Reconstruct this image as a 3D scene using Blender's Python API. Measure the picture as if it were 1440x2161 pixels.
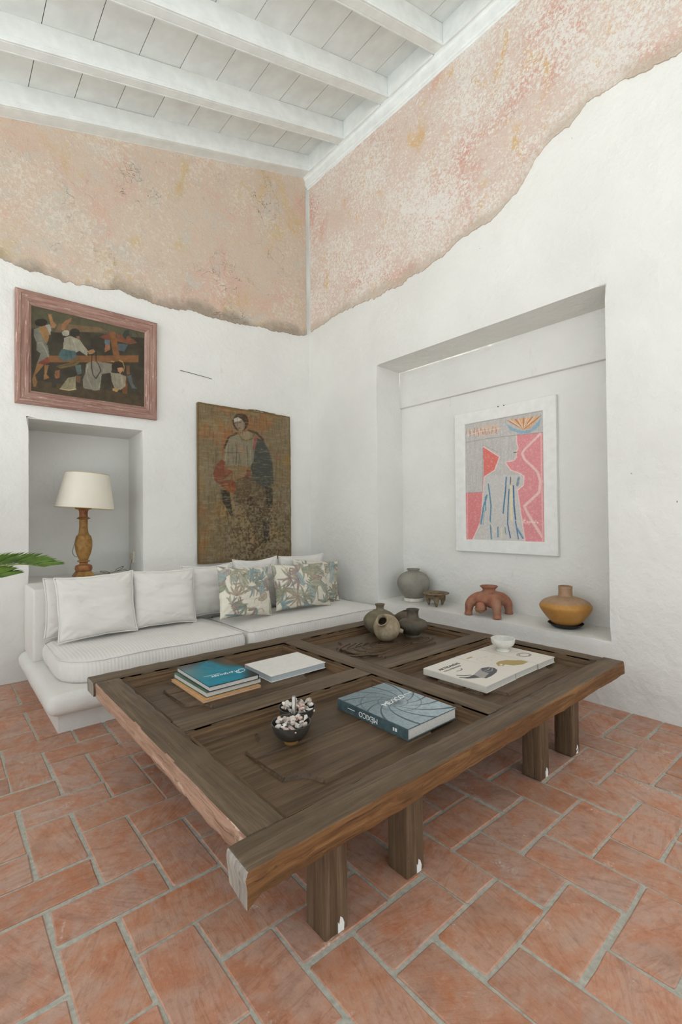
import bpy, bmesh, math, random
import numpy as np
from mathutils import Vector, Matrix, noise as mnoise

for o in list(bpy.data.objects):
    bpy.data.objects.remove(o)
S = bpy.context.scene
C = S.collection

# ------------------------------------------------------------------ camera
YAW, PITCH, ROLL = math.radians(40.642), math.radians(0.687), math.radians(-0.524)
fw = Vector((math.sin(YAW)*math.cos(PITCH), math.cos(YAW)*math.cos(PITCH), math.sin(PITCH)))
rt = fw.cross(Vector((0, 0, 1))).normalized()
up = rt.cross(fw)
rt2 = math.cos(ROLL)*rt + math.sin(ROLL)*up
up2 = -math.sin(ROLL)*rt + math.cos(ROLL)*up
CAMP = Vector((0, 0, 1.15))
cd = bpy.data.cameras.new('camera')
cd.sensor_fit = 'VERTICAL'
cd.sensor_height = 36.0
cd.sensor_width = 24.0
cd.lens = 16.559
cd.clip_start = 0.02
cam = bpy.data.objects.new('camera', cd)
C.objects.link(cam)
cam.matrix_world = Matrix(((rt2.x, up2.x, -fw.x, CAMP.x), (rt2.y, up2.y, -fw.y, CAMP.y),
                           (rt2.z, up2.z, -fw.z, CAMP.z), (0, 0, 0, 1)))
S.camera = cam

# ------------------------------------------------------------------ sky: an even bright overcast, the room is open on two sides
wd = bpy.data.worlds.new('overcast_sky')
S.world = wd
wd.use_nodes = True
bg = wd.node_tree.nodes['Background']
bg.inputs[0].default_value = (0.90, 0.955, 1.0, 1)
bg.inputs[1].default_value = 1.0
# sun over the patio, coming from behind the back wall: it lights the paving outside, not the room
sl = bpy.data.lights.new('sun', 'SUN')
sl.energy = 14.0
sl.angle = math.radians(0.53)
sl.color = (1.0, 0.99, 0.975)
sun = bpy.data.objects.new('sun', sl)
C.objects.link(sun)
sun.rotation_euler = Vector((-0.10, -0.62, -1.0)).to_track_quat('-Z', 'Y').to_euler()
vs = S.view_settings
vs.view_transform = 'Standard'
vs.look = 'None'
vs.exposure = 0.45
vs.gamma = 1.0
vs.use_curve_mapping = False

# ------------------------------------------------------------------ helpers
def lin(c):
    return tuple((x/255/12.92 if x/255 <= 0.04045 else ((x/255+0.055)/1.055)**2.4) for x in c)
def L4(c):
    return lin(c) + (1.0,)

def finish(o, parent, kind=None):
    C.objects.link(o)
    if parent is not None:
        o.parent = parent
    if kind:
        o['kind'] = kind
    return o
def thing(name, label, cat, loc=(0, 0, 0), rot=(0, 0, 0), group=None):
    o = bpy.data.objects.new(name, None)
    o.empty_display_size = 0.05
    o.location = loc
    o.rotation_euler = rot
    tag(o, label, cat, group)
    return finish(o, None)
def tag(o, label, cat, group=None):
    o['label'] = label
    o['category'] = cat
    if group:
        o['group'] = group
    return o
def obj(name, bm, m, parent=None, smooth=False, kind=None, loc=None, rot=None):
    if isinstance(bm, bmesh.types.BMesh):
        me = bpy.data.meshes.new(name)
        bm.normal_update()
        bm.to_mesh(me)
        bm.free()
    else:
        me = bm
    if m is not None and len(me.materials) == 0:
        for mm in (m if isinstance(m, (list, tuple)) else [m]):
            me.materials.append(mm)
    if smooth:
        me.polygons.foreach_set('use_smooth', [True]*len(me.polygons))
        if smooth != 'all':
            try:
                me.set_sharp_from_angle(angle=math.radians(smooth if smooth is not True else 42))
            except Exception:
                pass
    o = bpy.data.objects.new(name, me)
    if loc:
        o.location = loc
    if rot:
        o.rotation_euler = rot
    return finish(o, parent, kind)
def dup(root, loc=None, rot=None, label=None, parent=None):
    r = root.copy()
    C.objects.link(r)
    if loc is not None:
        r.location = loc
    if rot is not None:
        r.rotation_euler = rot
    if label:
        r['label'] = label
    for ch in list(root.children):
        c = ch.copy()
        C.objects.link(c)
        c.parent = r
    return r
def B():
    return bmesh.new()
def box(bm, x0, x1, y0, y1, z0, z1, bev=0.0, seg=2, mi=0):
    vsx = [bm.verts.new(p) for p in ((x0, y0, z0), (x1, y0, z0), (x1, y1, z0), (x0, y1, z0),
                                     (x0, y0, z1), (x1, y0, z1), (x1, y1, z1), (x0, y1, z1))]
    fs = []
    for ix in ((0, 3, 2, 1), (4, 5, 6, 7), (0, 1, 5, 4), (1, 2, 6, 5), (2, 3, 7, 6), (3, 0, 4, 7)):
        f = bm.faces.new([vsx[i] for i in ix])
        f.material_index = mi
        fs.append(f)
    if bev > 0:
        es = list({e for f in fs for e in f.edges})
        bmesh.ops.bevel(bm, geom=es, offset=bev, segments=seg, profile=0.5, affect='EDGES')
    return fs
def lathe(bm, prof, seg=40, M=None, mi=0, wob=0.0, seed=0):
    rings = []
    for k, (r, z) in enumerate(prof):
        if r < 1e-5:
            v = Vector((0, 0, z))
            rings.append([bm.verts.new(M @ v if M else v)])
        else:
            ring = []
            for i in range(seg):
                a = 2*math.pi*i/seg
                rr = r
                if wob:
                    rr = r*(1+wob*mnoise.noise(Vector((math.cos(a)*1.3+seed, math.sin(a)*1.3, z*9+seed))))
                v = Vector((rr*math.cos(a), rr*math.sin(a), z))
                ring.append(bm.verts.new(M @ v if M else v))
            rings.append(ring)
    for a, b in zip(rings, rings[1:]):
        if len(a) == 1 and len(b) == 1:
            continue
        for i in range(seg):
            j = (i+1) % seg
            if len(a) == 1:
                f = bm.faces.new((a[0], b[i], b[j])) if False else bm.faces.new((a[0], b[j], b[i]))
            elif len(b) == 1:
                f = bm.faces.new((a[i], a[j], b[0]))
            else:
                f = bm.faces.new((a[i], a[j], b[j], b[i]))
            f.material_index = mi
    return bm
def smooth_prof(pts, n=4):
    """Catmull-Rom through (r, z) points"""
    out = []
    P = [pts[0]] + list(pts) + [pts[-1]]
    for i in range(1, len(P)-2):
        p0, p1, p2, p3 = P[i-1], P[i], P[i+1], P[i+2]
        for k in range(n):
            t = k/n
            out.append(tuple(max(0.0, 0.5*(2*p1[j]+(p2[j]-p0[j])*t+(2*p0[j]-5*p1[j]+4*p2[j]-p3[j])*t*t
                             + (3*p1[j]-p0[j]-3*p2[j]+p3[j])*t**3)) if j == 0 else
                             0.5*(2*p1[j]+(p2[j]-p0[j])*t+(2*p0[j]-5*p1[j]+4*p2[j]-p3[j])*t*t
                             + (3*p1[j]-p0[j]-3*p2[j]+p3[j])*t**3) for j in (0, 1)))
    out.append(tuple(pts[-1]))
    return out
def crv(pts, n=6):
    P = [Vector(p) for p in pts]
    P = [P[0]*2-P[1]] + P + [P[-1]*2-P[-2]]
    out = []
    for i in range(1, len(P)-2):
        p0, p1, p2, p3 = P[i-1:i+3]
        for k in range(n):
            t = k/n
            out.append(0.5*((2*p1)+(p2-p0)*t+(2*p0-5*p1+4*p2-p3)*t*t+(3*p1-p0-3*p2+p3)*t**3))
    out.append(P[-2])
    return out
def tube(bm, pts, r, seg=8, closed=False, mi=0):
    P = [Vector(p) for p in pts]
    n = len(P)
    R = r if isinstance(r, (list, tuple)) else [r]*n
    prev = None
    rings = []
    for i in range(n):
        t = ((P[(i+1) % n]-P[i-1]) if closed else (P[min(i+1, n-1)]-P[max(i-1, 0)])).normalized()
        if prev is None:
            a = t.orthogonal().normalized()
        else:
            a = (prev - t*prev.dot(t))
            a = a.normalized() if a.length > 1e-6 else t.orthogonal().normalized()
        prev = a
        b = t.cross(a)
        rings.append([bm.verts.new(P[i]+R[i]*(math.cos(2*math.pi*k/seg)*a+math.sin(2*math.pi*k/seg)*b)) for k in range(seg)])
    for i in range(n if closed else n-1):
        A, Bq = rings[i], rings[(i+1) % n]
        for k in range(seg):
            f = bm.faces.new((A[k], A[(k+1) % seg], Bq[(k+1) % seg], Bq[k]))
            f.material_index = mi
    if not closed:
        bm.faces.new(rings[0][::-1])
        bm.faces.new(rings[-1])
    return bm
def prism(bm, poly, z0, z1, inset=0.0, mi=0):
    """poly: list of (x, y); flat slab, optional sloped edge (inset of the top ring)"""
    n = len(poly)
    cx = sum(p[0] for p in poly)/n
    cy = sum(p[1] for p in poly)/n
    lo = [bm.verts.new((x, y, z0)) for x, y in poly]
    if inset:
        top = []
        for i, (x, y) in enumerate(poly):
            ax, ay = poly[i-1]
            bx, by = poly[(i+1) % n]
            tx, ty = bx-ax, by-ay
            l = math.hypot(tx, ty) or 1
            nx, ny = -ty/l, tx/l
            top.append((x+nx*inset, y+ny*inset))
    else:
        top = poly
    hi = [bm.verts.new((x, y, z1)) for x, y in top]
    for i in range(n):
        j = (i+1) % n
        bm.faces.new((lo[i], lo[j], hi[j], hi[i])).material_index = mi
    bm.faces.new(hi).material_index = mi
    bm.faces.new(lo[::-1]).material_index = mi
    return bm
def textmesh(s, size, shear=0.0, spacing=1.0, extrude=0.0004, align='LEFT'):
    cu = bpy.data.curves.new('lettering', 'FONT')
    cu.body = s
    cu.size = size
    cu.shear = shear
    cu.space_character = spacing
    cu.extrude = extrude
    cu.align_x = align
    cu.align_y = 'CENTER'
    cu.resolution_u = 3
    t = bpy.data.objects.new('lettering', cu)
    C.objects.link(t)
    dg = bpy.context.evaluated_depsgraph_get()
    me = bpy.data.meshes.new_from_object(t.evaluated_get(dg))
    bpy.data.objects.remove(t)
    bpy.data.curves.remove(cu)
    me.materials.clear()
    return me

# ------------------------------------------------------------------ node materials
class NT:
    def __init__(s, name):
        s.m = bpy.data.materials.new(name)
        s.m.use_nodes = True
        s.t = s.m.node_tree
        s.b = s.t.nodes['Principled BSDF']
        s.b.inputs['Specular IOR Level'].default_value = 0.35
    def n(s, typ, ins=None, **kw):
        nd = s.t.nodes.new(typ)
        for k, v in kw.items():
            setattr(nd, k, v)
        for k, v in (ins or {}).items():
            if hasattr(v, 'is_output') or isinstance(v, bpy.types.NodeSocket):
                s.t.links.new(v, nd.inputs[k])
            else:
                nd.inputs[k].default_value = v
        return nd
    def link(s, a, b):
        s.t.links.new(a, b)
    def coord(s, kind='Object', scale=(1, 1, 1), rnd=False):
        tc = s.n('ShaderNodeTexCoord')
        v = tc.outputs[kind]
        if rnd:
            oi = s.n('ShaderNodeObjectInfo')
            ad = s.n('ShaderNodeVectorMath', operation='MULTIPLY_ADD')
            s.link(oi.outputs['Random'], ad.inputs[0])
            ad.inputs[1].default_value = (37.0, 91.0, 53.0)
            s.link(v, ad.inputs[2])
            v = ad.outputs[0]
        mp = s.n('ShaderNodeMapping', {'Vector': v, 'Scale': scale})
        return mp.outputs[0]
    def noise(s, vec, scale, detail=4, rough=0.55, dist=0.0):
        return s.n('ShaderNodeTexNoise', {'Vector': vec, 'Scale': scale, 'Detail': detail, 'Roughness': rough, 'Distortion': dist}).outputs['Fac']
    def ramp(s, fac, stops, interp='LINEAR'):
        r = s.n('ShaderNodeValToRGB', {'Fac': fac})
        el = r.color_ramp.elements
        r.color_ramp.interpolation = interp
        while len(el) < len(stops):
            el.new(0.5)
        for e, (p, c) in zip(el, stops):
            e.position = p
            e.color = c if len(c) == 4 else tuple(c)+(1,)
        return r.outputs['Color']
    def step(s, fac, a, b):
        return s.n('ShaderNodeMapRange', {'Value': fac, 'From Min': a, 'From Max': b, 'To Min': 0.0, 'To Max': 1.0}).outputs[0]
    def mix(s, fac, a, b, mode='MIX'):
        n = s.n('ShaderNodeMix', data_type='RGBA', blend_type=mode)
        for i, v in ((0, fac), (6, a), (7, b)):
            if isinstance(v, bpy.types.NodeSocket):
                s.link(v, n.inputs[i])
            else:
                n.inputs[i].default_value = v
        return n.outputs[2]
    def math(s, op, a, b=0.0):
        n = s.n('ShaderNodeMath', operation=op)
        for i, v in ((0, a), (1, b)):
            if isinstance(v, bpy.types.NodeSocket):
                s.link(v, n.inputs[i])
            else:
                n.inputs[i].default_value = v
        return n.outputs[0]
    def bump(s, h, dist=0.003, strength=0.6):
        bp = s.n('ShaderNodeBump', {'Height': h, 'Distance': dist, 'Strength': strength})
        s.link(bp.outputs[0], s.b.inputs['Normal'])
        return bp
    def out(s, col=None, rough=0.6, metal=0.0):
        if col is not None:
            if isinstance(col, bpy.types.NodeSocket):
                s.link(col, s.b.inputs['Base Color'])
            else:
                s.b.inputs['Base Color'].default_value = col
        if isinstance(rough, bpy.types.NodeSocket):
            s.link(rough, s.b.inputs['Roughness'])
        else:
            s.b.inputs['Roughness'].default_value = rough
        s.b.inputs['Metallic'].default_value = metal
        return s.m

def m_plain(name, c, rough=0.6, metal=0.0, var=0.06, scale=30, bump=0.0):
    t = NT(name)
    v = t.coord('Object', rnd=True)
    nz = t.noise(v, scale, 4)
    c = L4(c)
    lo = tuple(x*(1-var*2) for x in c[:3])+(1,)
    hi = tuple(min(1, x*(1+var*2)) for x in c[:3])+(1,)
    col = t.ramp(nz, [(0.3, lo), (0.7, hi)])
    if bump:
        t.bump(nz, bump, 0.6)
    return t.out(col, rough, metal)

def m_whitewash(name, c=(229, 227, 221)):
    t = NT(name)
    v = t.coord('Object')
    a = t.noise(v, 1.1, 5, 0.6)
    b = t.noise(v, 9, 5, 0.6)
    c1 = t.ramp(a, [(0.3, L4(tuple(x-8 for x in c))), (0.7, L4(tuple(min(255, x+4) for x in c)))])
    st = t.noise(t.coord('Object', (1, 1, 0.35)), 4.0, 6, 0.7)
    c2 = t.mix(t.step(st, 0.66, 0.8), c1, L4((205, 200, 190)))
    sp = t.noise(v, 26, 2, 0.5)
    spm = t.math('MULTIPLY', t.step(sp, 0.80, 0.82), 0.8)
    c3 = t.mix(spm, c2, L4((120, 114, 104)))
    h = t.math('ADD', t.math('MULTIPLY', a, 4.0), t.math('ADD', t.math('MULTIPLY', b, 1.1), t.math('MULTIPLY', t.noise(v, 45, 4, 0.7), 0.22)))
    t.bump(h, 0.02, 0.5)
    return t.out(c3, 0.82)

def m_exposed(name, base, pink, ochre, pale, fleck, fl_amt, crack, grain=34, facet=None, edge=(150, 138, 122)):
    """old lime plaster laid bare: layered patches, flecks, cracks, grey mortar along its broken edge"""
    t = NT(name)
    v = t.coord('Object')
    a = t.noise(v, 1.7, 6, 0.62, 0.4)
    b = t.noise(t.coord('Object', (1.3, 1.3, 0.9)), 2.6, 6, 0.65, 0.6)
    c = t.noise(v, 3.7, 6, 0.7, 0.3)
    col = t.mix(t.step(a, 0.5, 0.66), L4(base), L4(pink))
    col = t.mix(t.step(b, 0.56, 0.66), col, L4(ochre))
    col = t.mix(t.step(c, 0.52, 0.7), col, L4(pale))
    f = t.noise(v, grain, 6, 0.72, 0.5)
    big = t.noise(v, 2.1, 3, 0.5)
    fm = t.step(t.math('ADD', f, t.math('MULTIPLY', big, 0.45)), 0.78-fl_amt, 0.90-fl_amt)
    col = t.mix(fm, col, L4(fleck))
    g2 = t.noise(v, grain*3.2, 5, 0.75, 0.3)
    g3 = t.noise(v, grain*0.33, 6, 0.72, 0.8)
    dk = tuple(x*0.80 for x in base)
    col = t.mix(t.math('MULTIPLY', t.step(g2, 0.56, 0.70), 0.55), col, L4(dk))
    col = t.mix(t.math('MULTIPLY', t.step(g3, 0.58, 0.72), 0.5), col, L4(tuple(x*0.9 for x in pink)))
    col = t.mix(t.math('MULTIPLY', t.step(g2, 0.44, 0.32), 0.5), col, L4(fleck))
    vo = t.n('ShaderNodeTexVoronoi', {'Vector': t.n('ShaderNodeVectorMath', {0: v, 1: t.n('ShaderNodeTexNoise', {'Vector': v, 'Scale': 5.0, 'Detail': 4}).outputs['Color']}, operation='ADD').outputs[0], 'Scale': 2.4}, feature='DISTANCE_TO_EDGE')
    cm = t.math('MULTIPLY', t.math('SUBTRACT', 1.0, t.step(vo.outputs[0], 0.0, 0.007)), t.step(t.noise(v, 2.3, 3), 0.50, 0.62))
    cm = t.math('MULTIPLY', cm, crack)
    col = t.mix(cm, col, L4((96, 84, 70)))
    pit = t.step(t.noise(v, 55, 4, 0.6), 0.69, 0.73)
    col = t.mix(t.math('MULTIPLY', pit, crack), col, L4((120, 104, 88)))
    at = t.n('ShaderNodeAttribute', attribute_name='edge')
    e1 = t.math('MULTIPLY', t.math('SUBTRACT', 1.0, t.step(t.math('ADD', at.outputs['Fac'], t.math('MULTIPLY', t.math('SUBTRACT', t.noise(v, 3.0, 5, 0.6), 0.5), 0.45)), 0.0, 0.09)), 0.75)
    col = t.mix(e1, col, L4(edge))
    h = t.math('ADD', t.math('ADD', t.math('MULTIPLY', f, 0.8), t.math('MULTIPLY', g2, 0.35)), t.math('SUBTRACT', t.math('MULTIPLY', t.noise(v, 9, 5, 0.6), 0.8), t.math('MULTIPLY', cm, 1.2)))
    t.bump(h, 0.014, 0.8)
    return t.out(col, 0.9)

def m_tile():
    t = NT('terracotta_tile')
    v = t.coord('Object', rnd=True)
    oi = t.n('ShaderNodeObjectInfo')
    base = t.ramp(oi.outputs['Random'], [(0.0, L4((176, 130, 106))), (0.2, L4((196, 150, 124))), (0.4, L4((180, 144, 126))), (0.6, L4((202, 152, 126))), (0.8, L4((186, 148, 128))), (1.0, L4((170, 122, 96)))])
    ang = t.n('ShaderNodeVectorRotate', {'Vector': v, 'Angle': t.math('MULTIPLY', oi.outputs['Random'], 9.0)}, rotation_type='Z_AXIS')
    mp = t.n('ShaderNodeMapping', {'Vector': ang.outputs[0], 'Scale': (6, 46, 6)})
    st = t.noise(mp.outputs[0], 1.2, 6, 0.7, 0.8)
    bl = t.noise(v, 9, 5, 0.65, 0.5)
    c1 = t.mix(t.math('MULTIPLY', t.step(bl, 0.45, 0.75), 0.9), base, L4((186, 112, 70)))
    c1 = t.mix(t.math('MULTIPLY', t.step(bl, 0.54, 0.30), 0.6), c1, L4((176, 148, 134)))
    c2 = t.mix(t.math('MULTIPLY', t.step(st, 0.5, 0.72), 0.55), c1, L4((140, 84, 56)))
    c2 = t.mix(t.math('MULTIPLY', t.step(st, 0.45, 0.28), 0.35), c2, L4((196, 150, 124)))
    mot = t.noise(v, 34, 6, 0.75, 0.4)
    c2 = t.mix(t.math('MULTIPLY', t.step(mot, 0.52, 0.70), 0.55), c2, L4((146, 92, 66)))
    c2 = t.mix(t.math('MULTIPLY', t.step(mot, 0.47, 0.32), 0.5), c2, L4((206, 166, 142)))
    sal = t.step(t.noise(v, 5.2, 5, 0.75, 1.2), 0.61, 0.70)
    fine = t.noise(v, 130, 3, 0.6)
    salt = t.math('MULTIPLY', t.math('MULTIPLY', sal, t.step(fine, 0.42, 0.62)), 0.75)
    wash = t.step(t.noise(v, 3.1, 4, 0.6, 0.6), 0.56, 0.74)
    c2 = t.mix(t.math('MULTIPLY', wash, 0.55), c2, L4((128, 82, 58)))
    c3 = t.mix(salt, c2, L4((216, 202, 190)))
    spk = t.step(t.noise(v, 70, 2, 0.5), 0.76, 0.79)
    c3 = t.mix(t.math('MULTIPLY', spk, 0.7), c3, L4((206, 184, 164)))
    h = t.math('ADD', t.math('MULTIPLY', st, 0.7), t.math('ADD', t.math('MULTIPLY', fine, 0.25), t.math('MULTIPLY', mot, 0.5)))
    t.bump(h, 0.003, 0.55)
    r = t.n('ShaderNodeMapRange', {'Value': bl, 'From Min': 0.3, 'From Max': 0.7, 'To Min': 0.34, 'To Max': 0.52}).outputs[0]
    t.b.inputs['Specular IOR Level'].default_value = 0.5
    return t.out(c3, r)

def m_wood(name, axis, dark, mid, light, rough=0.55, wear=None, wear_amt=0.0, gscale=1.0, spec=0.3, wfreq=(9, 3.0)):
    t = NT(name)
    sc = [46*gscale]*3
    sc[axis] = 2.2*gscale
    v = t.coord('Object', tuple(sc), rnd=True)
    g = t.noise(v, 1.0, 7, 0.65, 0.7)
    v2 = t.coord('Object', rnd=True)
    big = t.noise(v2, 3.0, 4, 0.6)
    col = t.ramp(g, [(0.25, L4(dark)), (0.5, L4(mid)), (0.72, L4(light))])
    col = t.mix(t.math('MULTIPLY', t.step(big, 0.5, 0.75), 0.45), col, L4(light))
    sc2 = [190*gscale]*3
    sc2[axis] = 3.0
    fib = t.noise(t.coord('Object', tuple(sc2), rnd=True), 1.0, 4, 0.6)
    col = t.mix(t.math('MULTIPLY', t.step(fib, 0.60, 0.66), 0.55), col, L4(tuple(x*0.55 for x in dark)))
    if wear:
        w = t.noise(t.coord('Object', tuple(wfreq[0] if k != axis else wfreq[1] for k in range(3)), rnd=True), 1.6, 7, 0.75, 0.6)
        col = t.mix(t.step(w, 0.72-wear_amt, 0.80-wear_amt), col, L4(wear))
    dust = t.step(t.noise(v2, 95, 2, 0.5), 0.775, 0.80)
    col = t.mix(t.math('MULTIPLY', dust, 0.5), col, L4((176, 164, 146)))
    t.bump(t.math('ADD', t.math('MULTIPLY', g, 0.6), t.math('MULTIPLY', fib, 0.5)), 0.003, 0.6)
    t.b.inputs['Specular IOR Level'].default_value = spec
    return t.out(col, rough)

def m_fabric(name, c, weave=420, var=0.03, rib=None):
    t = NT(name)
    v = t.coord('Object')
    a = t.noise(v, 5, 4)
    c4 = L4(c)
    col = t.ramp(a, [(0.3, tuple(x*(1-var) for x in c4[:3])+(1,)), (0.7, tuple(min(1, x*(1+var)) for x in c4[:3])+(1,))])
    w = t.noise(v, weave, 2, 0.5)
    h = t.math('MULTIPLY', w, 0.25)
    if rib:
        wv = t.n('ShaderNodeTexWave', {'Vector': v, 'Scale': rib, 'Distortion': 0.6}, wave_type='BANDS', bands_direction='X')
        h = t.math('ADD', h, t.math('MULTIPLY', wv.outputs['Fac'], 0.7))
    h = t.math('ADD', h, t.math('MULTIPLY', t.noise(v, 16, 4, 0.6), 0.8))
    t.bump(h, 0.004, 0.5)
    t.b.inputs['Specular IOR Level'].default_value = 0.15
    try:
        t.b.inputs['Sheen Weight'].default_value = 0.15
    except Exception:
        pass
    return t.out(col, 0.9)

def m_paint(name, rough=0.75, bump=0.0006, bscale=140, grime=0.0):
    """flat picture / print: colour comes from the painted attribute"""
    t = NT(name)
    at = t.n('ShaderNodeAttribute', attribute_name='paint')
    v = t.coord('Object')
    nz = t.noise(v, bscale, 3, 0.6)
    col = at.outputs['Color']
    if grime:
        k = t.ramp(t.noise(v, bscale*0.45, 5, 0.7), [(0.3, (1-grime,)*3), (0.7, (1+grime*0.4,)*3)])
        col = t.mix(1.0, col, k, 'MULTIPLY')
    t.bump(nz, bump, 0.6)
    return t.out(col, rough)

def m_clay(name, c1, c2, c3, scale=9, rough=0.75, zband=None):
    t = NT(name)
    v = t.coord('Object')
    a = t.noise(v, scale, 6, 0.65, 0.4)
    b = t.noise(v, scale*3.3, 5, 0.65)
    col = t.ramp(a, [(0.30, L4(c1)), (0.5, L4(c2)), (0.72, L4(c3))])
    if zband:
        z0, cz, cz2 = zband
        sx = t.n('ShaderNodeSeparateXYZ', {'Vector': v})
        zz = t.math('ADD', sx.outputs[2], t.math('MULTIPLY', t.math('SUBTRACT', a, 0.5), 0.03))
        top = t.ramp(b, [(0.3, L4(cz)), (0.7, L4(cz2))])
        col = t.mix(t.step(zz, z0-0.006, z0+0.006), col, top)
    col = t.mix(t.math('MULTIPLY', t.step(b, 0.62, 0.72), 0.4), col, L4(tuple(x*0.6 for x in c1)))
    t.bump(t.math('ADD', t.math('MULTIPLY', b, 0.6), t.noise(v, scale*9, 3)), 0.003, 0.5)
    return t.out(col, rough)

M_WALL = m_whitewash('lime_whitewash')
M_BENCH = m_whitewash('bench_whitewash', (228, 225, 218))
M_EXP_L = m_exposed('bare_plaster_back', (216, 196, 176), (220, 182, 162), (214, 186, 142), (206, 200, 188), (226, 214, 198), 0.02, 0.7, 42)
M_EXP_R = m_exposed('bare_plaster_side', (230, 206, 190), (222, 164, 144), (228, 188, 132), (230, 216, 202), (243, 236, 226), 0.09, 0.25, 50, edge=(206, 190, 170))
M_GROUT = m_plain('cement_grout', (176, 173, 160), 0.9, var=0.10, scale=60, bump=0.004)
M_TILE = m_tile()
M_PATIO = m_plain('patio_stone', (200, 205, 206), 0.85, var=0.05, scale=3)
M_CEIL = m_plain('painted_ceiling_board', (230, 233, 230), 0.7, var=0.035, scale=7, bump=0.002)
M_BEAM = m_plain('painted_beam', (230, 233, 230), 0.7, var=0.03, scale=10, bump=0.002)
M_GAP = m_plain('ceiling_void', (60, 60, 58), 0.9)
M_W_X = m_wood('old_wood_along_x', 0, (64, 52, 40), (94, 78, 60), (124, 105, 82), 0.5)
M_W_Y = m_wood('old_wood_along_y', 1, (64, 52, 40), (94, 78, 60), (124, 105, 82), 0.5, wear=(146, 112, 72), wear_amt=-0.02)
M_W_PAN = m_wood('panel_wood', 0, (58, 45, 32), (86, 68, 50), (116, 94, 70), 0.45, gscale=0.8)
M_W_MX = m_wood('moulding_wood_x', 0, (62, 46, 32), (94, 72, 50), (126, 98, 66), 0.5)
M_W_MY = m_wood('moulding_wood_y', 1, (62, 46, 32), (94, 72, 50), (126, 98, 66), 0.5)
M_W_EDGE = m_wood('raw_edge_wood', 0, (62, 42, 25), (112, 77, 45), (146, 108, 68), 0.75, wear=(166, 140, 108), wear_amt=0.06)
M_W_WORN = m_wood('bleached_edge_wood', 1, (104, 76, 58), (158, 124, 102), (190, 158, 136), 0.8, wear=(206, 184, 164), wear_amt=0.12)
M_W_END = m_wood('grey_end_grain', 2, (112, 104, 94), (150, 142, 132), (178, 168, 156), 0.85)
M_W_LEG = m_wood('leg_wood', 2, (70, 53, 38), (98, 77, 56), (124, 104, 80), 0.7, wear=(146, 128, 106), wear_amt=0.05)
M_LINEN = m_fabric('white_linen', (226, 222, 215))
M_LINEN_RIB = m_fabric('white_ribbed_linen', (226, 222, 216), rib=16)
M_PIPE = m_fabric('white_piping', (230, 227, 221))
M_PAGES = m_plain('book_pages', (214, 210, 202), 0.85, var=0.05, scale=200)
M_PAINT = m_paint('oil_paint', 0.6, 0.0008, 120, 0.12)
M_TEMPERA = m_paint('worn_tempera', 0.9, 0.003, 200, 0.18)
M_CRAYON = m_paint('painted_paper', 0.8, 0.0003, 160, 0.03)
M_PRINT = m_paint('printed_cover', 0.35, 0.0002, 160)
M_CLOTH = m_paint('printed_cotton', 0.92, 0.0012, 420)
M_BLACK = m_plain('black_print', (26, 26, 28), 0.5)
M_WHITEINK = m_plain('white_print', (236, 236, 232), 0.5, var=0.01)

# ================================================================== the setting
XR, YB = 3.06, 4.07          # side wall plane, back wall plane
XL, YF = -1.5, -1.7          # where the roof ends: open to the patio on those sides
SL = 0.3005                  # slope of the roof
def zbeam(x): return 3.912 + SL*x
def zceil(x): return zbeam(x) + 0.165

def wobble(p, amp=0.006):
    q = Vector((p[0]*0.9+11, p[1]*0.9, p[2]*0.9))
    return amp*mnoise.noise(q) + amp*0.45*mnoise.noise(q*3.1)

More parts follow.
